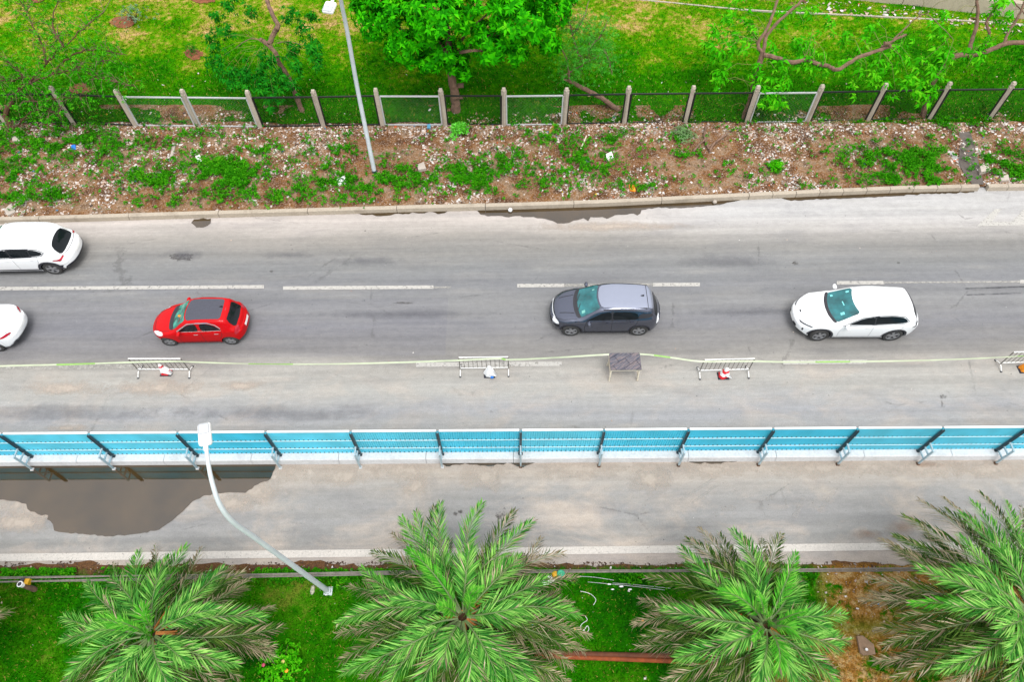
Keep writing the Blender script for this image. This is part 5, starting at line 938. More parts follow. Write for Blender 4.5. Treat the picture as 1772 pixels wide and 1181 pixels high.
class Car:
    def __init__(s, name, label, loc, rz, L, st, mats, fb=.34, rb=.22, W=.9, wheels=(.8, 3.4), wr=.33, arch=None):
        s.L = L; s.W = W; s.root = empty(name, loc, rz); s.root.scale = (1, .93, .94); tag(s.root, label, 'car', 'cars driving left on the road'); s.paintm = M[mats]
        xs = np.unique(np.r_[np.linspace(0, .3, 9), np.linspace(.3, L - .3, 84), np.linspace(L - .3, L, 10)]); st = np.array(st, float); par = [pchip(st[:, 0], st[:, k], xs) for k in range(1, 7)]
        rings = []
        for i, x in enumerate(xs):
            y, z = sect(*[p[i] for p in par]); rings.append((np.full(len(y), x), y, z))
        def cap(x0, y, z, sgn):
            out = []; cz = (z.min() + z.max()) / 2
            for sc, dx in ((.93, .03), (.7, .06), (.35, .075)): out.append((np.full(len(y), x0 + sgn * dx), y * sc, cz + (z - cz) * sc))
            return out
        f = cap(xs[0], rings[0][1], rings[0][2], -1)[::-1]; r = cap(xs[-1], rings[-1][1], rings[-1][2], 1); rings = f + rings + r
        V = []; n = len(rings[0][1]); N = 2 * n - 2
        for (x, y, z) in rings:
            Y = np.r_[y, -y[1:-1][::-1]]; Z = np.r_[z, z[1:-1][::-1]]; X = np.r_[x, x[1:-1][::-1]]; q = np.clip(np.abs(Y) / W, 0, 1) ** 2.6
            wf = np.clip(1 - X / (L * .32), 0, 1) ** 1.5; wr_ = np.clip(1 - (L - X) / (L * .3), 0, 1) ** 1.5; X = X + fb * q * wf - rb * q * wr_; X -= L / 2; X *= L / (L + .15); V.append(np.stack([X, Y, Z], 1))
        m = len(V); V = np.vstack(V); F = [(i * N + k, i * N + (k + 1) % N, (i + 1) * N + (k + 1) % N, (i + 1) * N + k) for i in range(m - 1) for k in range(N)]
        F += [tuple(range(N))[::-1], tuple((m - 1) * N + k for k in range(N))]
        s.bvh = BVHTree.FromPolygons([tuple(v) for v in V], F)
        me = bpy.data.meshes.new('body'); me.from_pydata([tuple(v) for v in V], [], F); me.materials.append(s.paintm); me.materials.append(M['trim']); me.update()
        bm = bmesh.new(); bm.from_mesh(me); bmesh.ops.recalc_face_normals(bm, faces=bm.faces[:]); bm.to_mesh(me); bm.free()
        body = link('body', me); cb = MB(); rc = wr * 1.13; wx = [a - L / 2 for a in wheels]; s.wx = wx; s.wr = wr
        for a in wx:
            for sg in (-1, 1):
                c0 = MB(); nn = 40; ya, yb = sg * (W - .36), sg * (W + .3); V0 = [(a + rc * math.cos(2 * math.pi * k / nn), ya, wr + rc * math.sin(2 * math.pi * k / nn)) for k in range(nn)]; V1 = [(x, yb, z) for x, _, z in V0]
                F0 = [(k, (k + 1) % nn, nn + (k + 1) % nn, nn + k) for k in range(nn)] + [tuple(range(nn))[::-1], tuple(range(nn, 2 * nn))]
                if sg > 0: F0 = [f[::-1] for f in F0]
                cb.add(V0 + V1, F0)
        cut = cb.build('cutter', M['trim']); md = body.modifiers.new('arch', 'BOOLEAN'); md.operation = 'DIFFERENCE'; md.object = cut; md.solver = 'EXACT'
        dg = bpy.context.evaluated_depsgraph_get(); dg.update(); nm = bpy.data.meshes.new_from_object(body.evaluated_get(dg)); body.modifiers.clear(); body.data = nm; nm.name = 'body'; bpy.data.objects.remove(cut); bpy.data.meshes.remove(me)
        for p in nm.polygons:
            c = p.center; mi = 0
            for a in wx:
                dd = math.hypot(c.x - a, c.z - wr)
                if dd < rc + .004 and abs(c.y) < W - .015 and (abs(p.normal.y) < .35 or abs(abs(c.y) - (W - .36)) < .02): mi = 1
            if p.normal.z < -.8 and c.z < .34: mi = 1
            p.material_index = mi; p.use_smooth = True
        nm.set_sharp_from_angle(angle=math.radians(38)); body.parent = s.root; s.body = body
        for a in wx:
            for sg in (-1, 1): s.wheel(a, sg)
    def wheel(s, a, sg):
        wr = s.wr; w = empty('wheel', (a, sg * (s.W - .135), wr), 0, s.root); hw = .11
        b = MB(); ri = wr * .68; b.lathe([(ri, -hw), (wr * .93, -hw), (wr * .985, -hw * .8), (wr, -hw * .4), (wr, hw * .4), (wr * .985, hw * .8), (wr * .93, hw), (ri, hw)], (0, 0, 0), 'Y', 36); b.build('tyre', M['tyre'], w, True, 40)
        b = MB(); yo = sg * hw * .82; b.lathe([(0, yo - sg * .035), (ri * .9, yo - sg * .035)], (0, 0, 0), 'Y', 30, 1); b.lathe([(ri * .88, yo), (ri * 1.02, yo + sg * .008), (ri * 1.02, yo - sg * .08)], (0, 0, 0), 'Y', 36, 0)
        b.lathe([(0, yo + sg * .004), (ri * .2, yo + sg * .002), (ri * .24, yo - sg * .03)], (0, 0, 0), 'Y', 16, 0)
        for k in range(5):
            an = 2 * math.pi * k / 5 + .4; d = Vector((math.cos(an), 0, math.sin(an))); t = Vector((-math.sin(an), 0, math.cos(an))); p0 = d * ri * .12; p1 = d * ri * .93 + t * ri * .12; wv0, wv1 = .030, .055
            vs = [p0 - t * wv0, p0 + t * wv0, p1 + t * wv1, p1 - t * wv1]; vs = [Vector((v.x, yo, v.z)) for v in vs] + [Vector((v.x, yo - sg * .03, v.z)) for v in vs]; b.add(vs, [(0, 1, 2, 3), (0, 4, 5, 1), (1, 5, 6, 2), (2, 6, 7, 3), (3, 7, 4, 0)])
        b.build('rim', [M['rim'], M['rim_dark']], w)
    def proj(s, u, v, ax):
        h = s.L / 2
        if ax == 'top': o, d = Vector((u - h, v, 4)), Vector((0, 0, -1))
        elif ax == 'L': o, d = Vector((u - h, -3, v)), Vector((0, 1, 0))
        elif ax == 'R': o, d = Vector((u - h, 3, v)), Vector((0, -1, 0))
        elif ax == 'front': o, d = Vector((-h - 3, u, v)), Vector((1, 0, 0))
        elif ax == 'rear': o, d = Vector((h + 3, u, v)), Vector((-1, 0, 0))
        hit, n, _, _ = s.bvh.ray_cast(o, d)
        if hit is None: return None
        if n.dot(d) > 0: n = -n
        return hit, n
    def patch(s, name, poly, ax, mat, off=.006, res=.06, rnd=1, parent=None, th=.004):
        pl = [Vector(p) for p in poly]
        for _ in range(rnd):
            q = []
            for i in range(len(pl)):
                a, c = pl[i], pl[(i + 1) % len(pl)]; l = (c - a).length; k = min(.25, .07 / max(l, 1e-6)); q += [a.lerp(c, k), a.lerp(c, 1 - k)]
            pl = q
        ed = []
        for i in range(len(pl)):
            a, c = pl[i], pl[(i + 1) % len(pl)]; n = max(1, int((c - a).length / res)); ed += [a.lerp(c, k / n) for k in range(n)]
        xs = [p.x for p in ed]; ys = [p.y for p in ed]; pts = list(ed); x = min(xs) + res * .5
        def inside(px, py):
            c = False; n = len(ed)
            for i in range(n):
                a, q = ed[i], ed[i - 1]
                if (a.y > py) != (q.y > py) and px < (q.x - a.x) * (py - a.y) / (q.y - a.y) + a.x: c = not c
            return c
        while x < max(xs):
            y = min(ys) + res * .5
            while y < max(ys):
                if inside(x, y) and min((Vector((x, y)) - e).length for e in ed) > res * .35: pts.append(Vector((x, y)))
                y += res
            x += res
        vo, _, fo, _, _, _ = geometry.delaunay_2d_cdt(pts, [(i, (i + 1) % len(ed)) for i in range(len(ed))], [], 1, 1e-5)
        V = []; ok = []
        for v in vo:
            r = s.proj(v.x, v.y, ax); ok.append(r is not None); V.append(tuple(r[0] + r[1] * off) if r else (0, 0, 0))
        F = [tuple(f) for f in fo if all(ok[i] for i in f)]
        if not F: return None
        used = sorted({i for f in F for i in f}); mp = {i: k for k, i in enumerate(used)}; b = MB(); b.add([V[i] for i in used], [tuple(mp[i] for i in f) for f in F]); o = b.build(name, mat, parent or s.root, True)
        # face outward
        n0 = s.proj(vo[used[0]].x, vo[used[0]].y, ax)[1]
        if o.data.polygons and sum(p.normal.dot(s.proj(vo[fo[i][0]].x, vo[fo[i][0]].y, ax)[1]) if False else 0 for i, p in enumerate([])) == 0:
            f0 = o.data.polygons[len(o.data.polygons) // 2]; c = f0.center; hit = s.bvh.find_nearest(c); nn = (c - hit[0])
            if nn.dot(f0.normal) < 0: o.data.flip_normals()
        return o
    def line(s, name, pts, ax, w, mat, off=.004, parent=None):
        V = []; F = []; pts = [Vector(p) for p in pts]; pp = []
        for a, c in zip(pts[:-1], pts[1:]):
            n = max(1, int((c - a).length / .05)); pp += [a.lerp(c, k / n) for k in range(n)]
        pp.append(pts[-1])
        for i, p in enumerate(pp):
            d = (pp[min(i + 1, len(pp) - 1)] - pp[max(i - 1, 0)]).normalized(); t = Vector((-d.y, d.x)) * w / 2; a, c = s.proj(*(p - t), ax), s.proj(*(p + t), ax)
            if a is None or c is None: continue
            V += [tuple(a[0] + a[1] * off), tuple(c[0] + c[1] * off)]
        if len(V) < 4: return None
        b = MB(); b.add(V, [(2 * i, 2 * i + 2, 2 * i + 3, 2 * i + 1) for i in range(len(V) // 2 - 1)]); return b.build(name, mat, parent or s.root, True)
    def both(s, fn, name, poly, mat, **k):
        out = []
        for ax in ('L', 'R'): out.append(fn(name, poly, ax, mat, **k) if fn == s.patch else fn(name, poly, ax, k.get('w', .01), mat, k.get('off', .004), k.get('parent')))
        return out
    def mirror(s, x, z, mat, size=1.):
        for sg in (-1, 1):
            r = s.proj(x, z, 'L' if sg < 0 else 'R'); p = r[0]; b = MB(); c = Vector((p.x + .03, sg * (abs(p.y) + .13 * size), z + .05)); n = 10; V = []
            for (dy, sc) in ((-.11, .55), (-.07, .9), (0, 1), (.07, .9), (.11, .5)):
                for k in range(n): a = 2 * math.pi * k / n; V.append((c.x + .075 * sc * size * math.cos(a) * (1.25 if math.cos(a) < 0 else .7), c.y + dy * size, c.z + .075 * sc * size * math.sin(a)))
            F = [(j * n + k, j * n + (k + 1) % n, (j + 1) * n + (k + 1) % n, (j + 1) * n + k) for j in range(4) for k in range(n)] + [tuple(range(n)), tuple(range(4 * n, 5 * n))[::-1]]; b.add(V, F); o = b.build('mirror', mat, s.root, True)
            b = MB(); b.bar((p.x, p.y - sg * .03, z), (c.x, c.y - sg * .06, c.z - .03), .05, .03); b.build('mirror_arm', M['trim'], o)
    def handle(s, x, z, mat, parent=None):
        for ax, sg in (('L', -1), ('R', 1)):
            a, c = s.proj(x - .08, z, ax), s.proj(x + .08, z, ax); b = MB(); o = Vector((0, sg * .022, 0)); b.bar(a[0] + o, c[0] + o, .02, .025); b.build('door_handle', mat, s.root)
    def arch(s, mat, w=.06, a0=-8, a1=188):
        for a in s.wx:
            for ax in ('L', 'R'):
                rc = s.wr * 1.13; pts = [(a + s.L / 2 + (rc + w * .5) * math.cos(math.radians(t)), s.wr + (rc + w * .5) * math.sin(math.radians(t))) for t in range(a0, a1, 7)]; s.line('arch_trim', pts, ax, w, mat, .008)
    def antenna(s, x, mat, y=0):
        r = s.proj(x, y, 'top')[0]; b = MB(); b.add([r + Vector((-.09, -.02, 0)), r + Vector((-.09, .02, 0)), r + Vector((.06, .025, 0)), r + Vector((.06, -.025, 0)), r + Vector((.05, 0, .09))], [(0, 1, 4), (1, 2, 4), (2, 3, 4), (3, 0, 4)]); b.build('antenna', mat, s.root)
    def rails(s, x0, x1, y, mat):
        for sg in (-1, 1):
            pts = []
            for k in range(9):
                r = s.proj(x0 + (x1 - x0) * k / 8, sg * y, 'top'); pts.append(r[0] + r[1] * (.03 if 0 < k < 8 else .0))
            b = MB(); b.tube(pts, .016, 6); b.build('roof_rail', mat, s.root, True)
def carloc(px_wheels, py, W):   # ground contact line of the near wheels
    p = P(px_wheels, py, 0); return (p.x, p.y + W - .02, 0)
def wipers(c, x, y0, y1, lean):
    for (a, q) in ((y0, y0 + lean), (y1, y1 + lean)): c.line('wiper', [(x, a), (x + .12, q)], 'top', .025, M['trim'], .02)

# --- red hatchback
L = 3.6
st = [(0, .30, .56, .60, .66, .48, .06), (.10, .24, .64, .69, .75, .56, .07), (.45, .20, .77, .78, .87, .66, .08), (.92, .19, .87, .80, .96, .70, .06), (1.02, .19, .88, .80, 1.0, .70, .06), (1.62, .19, .91, .80, 1.43, .60, .05), (2.1, .19, .93, .80, 1.49, .615, .045), (2.75, .19, .96, .80, 1.48, .60, .045), (3.12, .19, .98, .79, 1.43, .58, .05), (3.42, .22, .96, .77, 1.05, .62, .06), (3.54, .26, .88, .75, .96, .62, .07), (3.6, .32, .74, .70, .82, .56, .07)]
wpx = (298 + 402) / 2; p = P(wpx, 598.5, 0); c = Car('hatchback', 'small red hatchback with a black glass roof, driving in the middle lane', (p.x - .02, p.y + .725, 0), 0.01, L, st, 'car_red', .36, .2, .80, (.66, 3.0), .285)
c.patch('windshield', [(.98, -.62), (.88, -.35), (.85, 0), (.88, .35), (.98, .62), (1.60, .53), (1.52, .3), (1.49, 0), (1.52, -.3), (1.60, -.53)], 'top', M['glass_green'], .008); c.patch('cowl', [(.86, -.60), (.80, -.3), (.78, 0), (.80, .3), (.86, .60), (1.05, .63), (.98, .35), (.95, 0), (.98, -.35), (1.05, -.63)], 'top', M['trim'], .011)
c.patch('roof_glass', [(1.66, -.53), (1.58, -.3), (1.55, 0), (1.58, .3), (1.66, .53), (2.92, .50), (2.94, 0), (2.92, -.50)], 'top', M['roof_glass'], .007); c.patch('rear_window', [(3.12, -.50), (3.15, 0), (3.12, .50), (3.38, .54), (3.43, 0), (3.38, -.54)], 'top', M['glass'], .008)
for ax in ('L', 'R'):
    c.patch('window', [(1.22, .97), (1.68, 1.30), (2.00, 1.36), (2.02, .99)], ax, M['glass']); c.patch('window', [(2.12, .995), (2.12, 1.36), (2.42, 1.36), (2.66, 1.26), (2.86, 1.06), (2.84, 1.03)], ax, M['glass'])
    c.line('window_trim', [(1.20, .985), (1.68, 1.335), (2.05, 1.395), (2.45, 1.39), (2.70, 1.29), (2.86, 1.10)], ax, .035, M['chrome'], .009); c.line('window_trim', [(1.2, .95), (2.86, 1.01)], ax, .02, M['chrome'], .009)
    for q in ([(1.2, .93), (1.16, .6), (1.18, .27)], [(2.07, .97), (2.07, .27)], [(2.86, .98), (2.82, .7), (2.68, .5)], [(1.18, .27), (2.6, .27)]): c.line('door_gap', q, ax, .012, M['seam'])
    c.patch('headlight', [(.10, .60), (.30, .76), (.62, .80), (.55, .70), (.30, .60)], ax, M['headlight'], .008, .04); c.patch('taillight', [(3.30, .70), (3.34, .98), (3.44, .96), (3.48, .74)], ax, M['taillight'], .008, .04); c.line('sill_line', [(.98, .33), (2.66, .34)], ax, .02, M['chrome'] if False else M['seam'])
c.patch('number_plate', [(-.24, .62), (.24, .62), (.24, .75), (-.24, .75)], 'rear', M['plate'], .012, .05, 0); c.patch('grille', [(-.4, .38), (.4, .38), (.36, .5), (-.36, .5)], 'front', M['trim'], .01, .06); c.line('hood_gap', [(.86, -.64), (.45, -.58), (.22, -.4), (.17, 0), (.22, .4), (.45, .58), (.86, .64)], 'top', .012, M['seam'])
c.patch('spoiler_light', [(3.02, -.07), (3.05, -.07), (3.05, .07), (3.02, .07)], 'top', M['taillight'], .01, .05, 0); c.mirror(1.28, .93, M['car_red'], .95); c.handle(1.88, .83, M['chrome']); c.handle(2.66, .86, M['chrome']); c.antenna(2.86, M['trim'], .1); wipers(c, .94, -.35, .1, .3)
b = MB(); b.lathe([(0, -.05), (.05, -.02), (.06, .03), (0, .07)], c.proj(1.22, -.08, 'top')[0] + Vector((0, 0, .015)), n=10); b.build('dash_ornament', M['orange'], c.root, True)
# --- blue grey suv
L = 4.24
st = [(0, .34, .66, .70, .76, .58, .05), (.10, .27, .80, .79, .90, .68, .06), (.45, .24, .93, .87, 1.02, .78, .06), (1.0, .22, .99, .90, 1.10, .82, .06), (1.12, .22, 1.0, .905, 1.14, .80, .06), (1.85, .22, 1.02, .91, 1.56, .66, .06), (2.4, .22, 1.04, .91, 1.62, .66, .05), (3.3, .22, 1.08, .91, 1.59, .64, .05), (3.78, .24, 1.10, .90, 1.53, .62, .05), (3.88, .24, 1.10, .89, 1.46, .62, .06), (4.06, .28, 1.04, .86, 1.15, .70, .06), (4.18, .34, .92, .82, 1.0, .66, .07), (4.24, .40, .80, .76, .88, .6, .07)]
p = P((988 + 1105) / 2, 582, 0); c = Car('suv', 'charcoal blue car with a painted pale sky sheen on its roof, just above the wooden table', (p.x, p.y + .825, 0), -.008, L, st, 'car_grey', .40, .24, .91, (.80, 3.40), .345)
c.patch('windshield', [(1.12, -.72), (1.00, -.4), (.96, 0), (1.0, .4), (1.12, .72), (1.84, .60), (1.76, .3), (1.73, 0), (1.76, -.3), (1.84, -.60)], 'top', M['glass_teal'], .008); c.patch('cowl', [(1.0, -.70), (.90, -.35), (.87, 0), (.90, .35), (1.0, .70), (1.16, .73), (1.06, .4), (1.03, 0), (1.06, -.4), (1.16, -.73)], 'top', M['trim'], .011)
for ax in ('L', 'R'):
    c.patch('pillar_trim', [(2.2, 1.06), (2.2, 1.47), (2.4, 1.475), (2.4, 1.06)], ax, M['trim'], .003); c.patch('window', [(1.36, 1.06), (1.95, 1.41), (2.25, 1.46), (2.28, 1.09)], ax, M['glass']); c.patch('window', [(2.33, 1.09), (2.31, 1.465), (2.9, 1.45), (3.2, 1.40), (3.32, 1.18), (3.2, 1.12)], ax, M['glass']); c.patch('quarter_panel', [(3.22, 1.14), (3.34, 1.36), (3.74, 1.34), (3.86, 1.2)], ax, M['trim'])
    for q in ([(1.36, 1.02), (1.28, .7), (1.32, .36)], [(2.3, 1.06), (2.32, .36)], [(3.28, 1.1), (3.2, .8), (3.02, .6)], [(1.32, .36), (2.95, .36)]): c.line('door_gap', q, ax, .014, M['seam'])
    c.line('sill_trim', [(1.22, .30), (3.0, .30)], ax, .09, M['navy_trim'], .006); c.patch('headlight', [(.08, .60), (.12, .80), (.30, .82), (.34, .68), (.2, .6)], ax, M['headlight'], .008, .04); c.patch('light_recess', [(.12, .44), (.2, .62), (.36, .62), (.34, .44)], ax, M['trim'], .007, .04)
    c.patch('taillight', [(4.0, .72), (4.0, .98), (4.1, 1.0), (4.12, .74)], ax, M['headlight'], .008, .04); c.line('roof_gap', [(1.95, 1.515), (2.6, 1.56), (3.75, 1.515)], ax, .03, M['seam'])
c.patch('roof_sheen_patch', [(1.90, -.56), (1.82, -.3), (1.79, 0), (1.82, .3), (1.90, .56), (2.5, .60), (3.55, .57), (3.82, .55), (3.86, 0), (3.82, -.55), (3.55, -.57), (2.5, -.60)], 'top', M['car_roof_sheen'], .006)  # paler roof patch, the sky's reflection put into its colour
c.patch('rear_window', [(3.90, -.56), (3.92, 0), (3.90, .56), (4.02, .62), (4.06, 0), (4.02, -.62)], 'top', M['glass'], .009); c.line('tailgate_gap', [(3.62, -.56), (3.62, .56)], 'top', .02, M['seam'], .010); c.patch('light_bar', [(-.5, .80), (.5, .80), (.5, .84), (-.5, .84)], 'front', M['headlight'], .012, .06, 0)
c.patch('grille', [(-.45, .42), (.45, .42), (.5, .6), (-.5, .6)], 'front', M['trim'], .01, .08); c.patch('number_plate', [(-.24, .7), (.24, .7), (.24, .82), (-.24, .82)], 'rear', M['plate'], .012, .06, 0)
for y in (-.42, .42): c.line('hood_crease', [(.35, y * .9), (.9, y * 1.1)], 'top', .03, M['seam'], .002)
c.line('hood_gap', [(1.0, -.76), (.5, -.72), (.2, -.55), (.12, 0), (.2, .55), (.5, .72), (1.0, .76)], 'top', .012, M['seam']); c.mirror(1.42, 1.0, M['car_grey'], 1.05); c.handle(2.14, .96, M['car_grey']); c.handle(3.05, 1.0, M['car_grey']); c.antenna(3.45, M['trim']); wipers(c, 1.03, -.4, .1, .35); c.arch(M['navy_trim'], .05)
for (q, w) in (([(1.18, -.42), (1.18, -.56), (1.3, -.55), (1.3, -.42)], 'label'), ([(1.6, .38), (1.6, .44), (1.68, .44), (1.68, .38)], 'label')): c.patch('sticker', q, 'top', plain('pale_sticker', (.16, .42, .36), .5), .01, .05, 0)
# --- white suv on the right
L = 4.82
st = [(0, .34, .62, .72, .72, .60, .05), (.12, .26, .76, .82, .86, .72, .06), (.5, .23, .92, .91, 1.0, .82, .06), (1.25, .22, 1.0, .95, 1.11, .85, .05), (1.38, .22, 1.01, .955, 1.15, .83, .06), (2.15, .22, 1.04, .96, 1.58, .70, .06), (2.75, .22, 1.06, .96, 1.66, .70, .05), (3.7, .22, 1.08, .96, 1.62, .67, .05), (4.25, .25, 1.10, .94, 1.55, .68, .05), (4.5, .28, 1.08, .92, 1.36, .71, .06), (4.68, .34, .98, .88, 1.05, .72, .07), (4.78, .42, .88, .82, .96, .66, .07), (4.82, .46, .8, .78, .88, .6, .07)]
def white_suv(name, label, loc, rz, mats='car_white', glass='glass_teal', cladding=True):
    c = Car(name, label, loc, rz, L, st, mats, .46, .30, .96, (.92, 3.80), .375)
    c.patch('windshield', [(1.36, -.76), (1.22, -.4), (1.18, 0), (1.22, .4), (1.36, .76), (2.14, .64), (2.05, .32), (2.02, 0), (2.05, -.32), (2.14, -.64)], 'top', M[glass], .008); c.patch('cowl', [(1.28, -.77), (1.14, -.4), (1.10, 0), (1.14, .4), (1.28, .77), (1.40, .78), (1.26, .4), (1.22, 0), (1.26, -.4), (1.40, -.78)], 'top', M['trim'], .011)
    for ax in ('L', 'R'):
        c.patch('pillar_trim', [(2.66, 1.09), (2.66, 1.505), (2.92, 1.51), (2.92, 1.11)], ax, M['trim'], .003); c.patch('window', [(1.78, 1.10), (2.3, 1.40), (2.72, 1.49), (2.78, 1.13)], ax, M['glass']); c.patch('window', [(2.82, 1.13), (2.76, 1.49), (3.4, 1.49), (3.85, 1.42), (4.05, 1.26), (3.9, 1.19)], ax, M['glass'])
        c.line('window_trim', [(1.72, 1.10), (2.3, 1.435), (2.8, 1.52), (3.4, 1.515), (3.88, 1.44), (4.08, 1.26)], ax, .022, M['navy_trim'], .009); c.line('window_trim', [(1.6, 1.06), (3.9, 1.16), (4.08, 1.26)], ax, .02, M['navy_trim'], .009)
        for q in ([(1.62, 1.05), (1.54, .7), (1.58, .4)], [(2.78, 1.1), (2.8, .4)], [(3.95, 1.15), (3.9, .9), (3.62, .62)]): c.line('door_gap', q, ax, .01, plain('pale_gap', (.16, .16, .19), .7))
        c.line('sill_trim', [(1.36, .32), (3.34, .32)], ax, .10, M['navy_trim'], .006); c.line('side_step', [(1.4, .37), (3.3, .37)], ax, .03, M['chrome'] if not cladding else M['car_white'], .03)
        c.line('headlight', [(.14, .74), (.3, .80), (.52, .84)], ax, .035, M['navy_trim'], .008); c.patch('foglight', [(.22, .5), (.22, .62), (.27, .62), (.27, .5)], ax, M['navy_trim'], .008, .04, 0)
    c.line('roof_gap', [(2.2, -.66), (2.7, -.655), (4.0, -.60)], 'top', .012, plain('roof_gap_grey', (.35, .35, .38), .7)); c.line('roof_gap', [(2.2, .66), (2.7, .655), (4.0, .60)], 'top', .012, M['seam'])
    c.patch('badge', [(.19, -.07), (.235, -.08), (.235, .08), (.19, .07)], 'top', M['navy_trim'], .008, .04); c.patch('grille', [(-.42, .40), (.42, .40), (.46, .52), (-.46, .52)], 'front', M['trim'], .012, .07)
    c.patch('number_plate', [(-.24, .46), (.24, .46), (.24, .58), (-.24, .58)], 'front', M['plate'], .016, .06, 0); c.patch('number_plate', [(-.24, .72), (.24, .72), (.24, .84), (-.24, .84)], 'rear', M['plate'], .012, .06, 0)
    c.mirror(1.72, 1.06, M[mats], 1.1); c.handle(2.6, .98, M[mats]); c.handle(3.6, 1.03, M[mats]); c.arch(M['navy_trim'], .075); return c
p = P((1415 + 1540) / 2, 591, 0); c = white_suv('suv', 'white SUV with a turquoise windscreen, rightmost car on the road', (p.x, p.y + .87, 0), -.012)
c.root.scale.x = .965
c.patch('rear_window', [(4.30, 0), (4.27, -.36), (4.22, -.62), (4.44, -.70), (4.52, -.4), (4.52, .4), (4.44, .70), (4.22, .62), (4.27, .36)], 'top', M['glass'], .009)
for ax in ('L', 'R'): c.patch('taillight', [(4.30, .92), (4.32, .98), (4.6, 1.0), (4.58, .93)], ax, M['navy_trim'], .008, .04)
for q in ([(1.42, .5), (1.42, .58), (1.5, .58), (1.5, .5)], [(1.9, .46), (1.9, .54), (2.0, .54), (2.0, .46)], [(1.56, -.5), (1.56, -.38), (1.68, -.38), (1.68, -.5)], [(1.72, -.1), (1.70, .12), (1.73, .12), (1.75, -.1)]): c.patch('sticker', q, 'top', plain('windscreen_sticker', (.2, .66, .66), .5), .01, .05, 0)
# --- white suv at the upper left, only its rear half in view
L = 4.75
st = [(0, .34, .66, .74, .76, .60, .05), (.12, .26, .84, .84, .94, .72, .06), (.5, .23, .98, .91, 1.06, .82, .06), (1.2, .22, 1.02, .93, 1.16, .85, .05), (1.3, .22, 1.03, .935, 1.20, .83, .06), (1.95, .22, 1.05, .94, 1.62, .72, .06), (2.6, .22, 1.07, .94, 1.70, .72, .05), (3.6, .22, 1.09, .94, 1.68, .70, .05), (4.12, .25, 1.10, .93, 1.62, .68, .06), (4.22, .26, 1.10, .92, 1.54, .68, .06), (4.48, .30, 1.06, .90, 1.16, .74, .06), (4.64, .36, .96, .88, 1.02, .72, .07), (4.75, .42, .8, .82, .9, .66, .07)]
p = P(93, 476.5, 0); rw = 3.78; c = Car('suv', 'white SUV with dark lower cladding at the upper left edge, rear half in view', (p.x + .12 - (rw - L / 2), p.y + .86, 0), .012, L, st, 'car_white', .42, .30, .94, (.90, rw), .37)
c.patch('windshield', [(1.28, -.74), (1.16, -.4), (1.12, 0), (1.16, .4), (1.28, .74), (1.94, .64), (1.86, .3), (1.84, 0), (1.86, -.3), (1.94, -.64)], 'top', M['glass_green'], .008)
c.patch('rear_window', [(4.20, -.60), (4.17, -.3), (4.16, 0), (4.17, .3), (4.20, .60), (4.42, .66), (4.50, .4), (4.52, 0), (4.50, -.4), (4.42, -.66)], 'top', M['glass'], .009)
for ax in ('L', 'R'):
    c.patch('pillar_trim', [(2.4, 1.10), (2.4, 1.53), (3.4, 1.53), (3.4, 1.14)], ax, M['trim'], .003); c.patch('window', [(1.55, 1.11), (2.0, 1.42), (2.45, 1.52), (2.5, 1.14)], ax, M['glass']); c.patch('window', [(2.55, 1.14), (2.5, 1.52), (3.3, 1.50), (3.3, 1.17)], ax, M['glass']); c.patch('window', [(3.33, 1.17), (3.33, 1.50), (3.6, 1.46), (3.85, 1.32), (3.75, 1.22)], ax, M['glass'])
    c.line('window_trim', [(1.5, 1.11), (2.0, 1.45), (2.5, 1.555), (3.35, 1.535), (3.7, 1.47), (3.9, 1.32)], ax, .03, M['navy_trim'], .009); c.line('window_trim', [(1.5, 1.08), (3.3, 1.14), (3.75, 1.19), (3.9, 1.32)], ax, .025, M['navy_trim'], .009)
    for q in ([(1.5, 1.07), (1.45, .7), (1.5, .44)], [(2.53, 1.1), (2.55, .44)], [(3.55, 1.15), (3.5, .9), (3.35, .62)]): c.line('door_gap', q, ax, .01, M['seam'])
    c.line('sill_trim', [(1.3, .34), (3.34, .34)], ax, .16, M['navy_trim'], .006); c.line('side_step', [(1.4, .27), (3.3, .27)], ax, .05, M['chrome'], .06); c.patch('taillight', [(4.06, .90), (4.12, .96), (4.30, .95), (4.42, 1.0), (4.50, .97), (4.36, .84), (4.26, .88)], ax, M['taillight'], .009, .04)
    c.line('rear_cladding', [(4.14, .50), (4.3, .48), (4.56, .52)], ax, .26, M['navy_trim'], .007)
c.patch('rear_bumper_trim', [(-.85, .34), (.85, .34), (.85, .56), (-.85, .56)], 'rear', M['navy_trim'], .012, .08); c.patch('number_plate', [(-.24, .74), (.24, .74), (.24, .86), (-.24, .86)], 'rear', M['plate'], .014, .06, 0); c.line('tailgate_gap', [(-.7, 1.0), (.7, 1.0)], 'rear', .015, M['seam'])
c.arch(M['navy_trim'], .09); c.mirror(1.6, 1.08, M['car_white'], 1.1); c.handle(2.3, 1.0, M['car_white']); c.handle(3.3, 1.03, M['car_white']); c.rails(2.0, 4.0, .66, M['chrome']); c.antenna(3.95, M['car_white'])
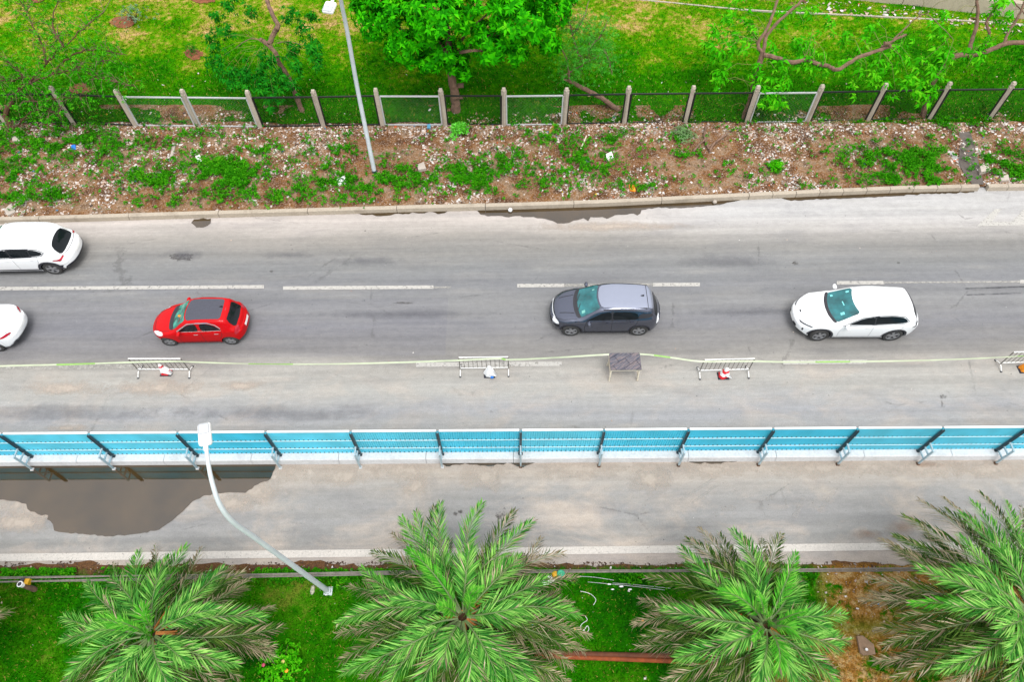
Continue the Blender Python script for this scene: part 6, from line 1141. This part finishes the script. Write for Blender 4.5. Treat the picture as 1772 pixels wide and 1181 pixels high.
# --- white saloon at the lower left, only its tail in view
L = 4.5
st = [(0, .32, .56, .70, .66, .56, .05), (.12, .24, .68, .80, .78, .68, .06), (.5, .21, .80, .87, .88, .78, .06), (1.15, .19, .88, .895, .98, .82, .05), (1.25, .19, .89, .9, 1.0, .80, .06), (2.0, .19, .92, .9, 1.38, .62, .06), (2.5, .19, .94, .9, 1.44, .62, .05), (3.1, .19, .96, .9, 1.39, .61, .05), (3.75, .2, .98, .89, 1.12, .66, .06), (4.0, .22, .99, .87, 1.07, .74, .05), (4.35, .26, .96, .84, 1.04, .70, .06), (4.45, .32, .86, .80, .94, .64, .08), (4.5, .38, .74, .76, .82, .6, .08)]
p = P(38, 560, .75); c = Car('saloon', 'white car cut off by the left edge, behind the red hatchback, only its tail showing', (p.x - L / 2 - .06, p.y + .0, 0), .01, L, st, 'car_white', .4, .34, .9, (.9, 3.55), .33)
c.patch('windshield', [(1.24, -.7), (1.1, 0), (1.24, .7), (1.98, .58), (1.9, 0), (1.98, -.58)], 'top', M['glass'], .008); c.patch('rear_window', [(3.12, -.52), (3.08, 0), (3.12, .52), (3.66, .60), (3.74, 0), (3.66, -.60)], 'top', M['glass'], .009)
for ax in ('L', 'R'):
    c.patch('window', [(1.5, .96), (2.05, 1.24), (2.35, 1.30), (2.38, .99)], ax, M['glass']); c.patch('window', [(2.43, .99), (2.4, 1.3), (2.9, 1.27), (3.3, 1.12), (3.3, 1.03)], ax, M['glass'])
    c.patch('taillight', [(3.98, .86), (4.04, .93), (4.28, .92), (4.36, .82), (4.2, .83)], ax, M['taillight'], .009, .035); c.line('door_gap', [(2.4, .96), (2.42, .3)], ax, .01, M['seam']); c.line('door_gap', [(3.4, 1.0), (3.3, .7), (3.15, .5)], ax, .01, M['seam']); c.line('sill_trim', [(1.3, .26), (3.1, .26)], ax, .06, M['navy_trim'], .006)
c.patch('rear_bumper_trim', [(-.7, .34), (.7, .34), (.7, .48), (-.7, .48)], 'rear', M['navy_trim'], .012, .08); c.patch('number_plate', [(-.24, .62), (.24, .62), (.24, .74), (-.24, .74)], 'rear', M['plate'], .014, .06, 0); c.line('boot_gap', [(3.82, -.62), (4.3, -.6)], 'top', .012, M['seam']); c.line('boot_gap', [(3.82, .62), (4.3, .6)], 'top', .012, M['seam'])
c.mirror(1.55, .95, M['car_white']); c.handle(2.2, .84, M['car_white']); c.handle(3.1, .88, M['car_white'])
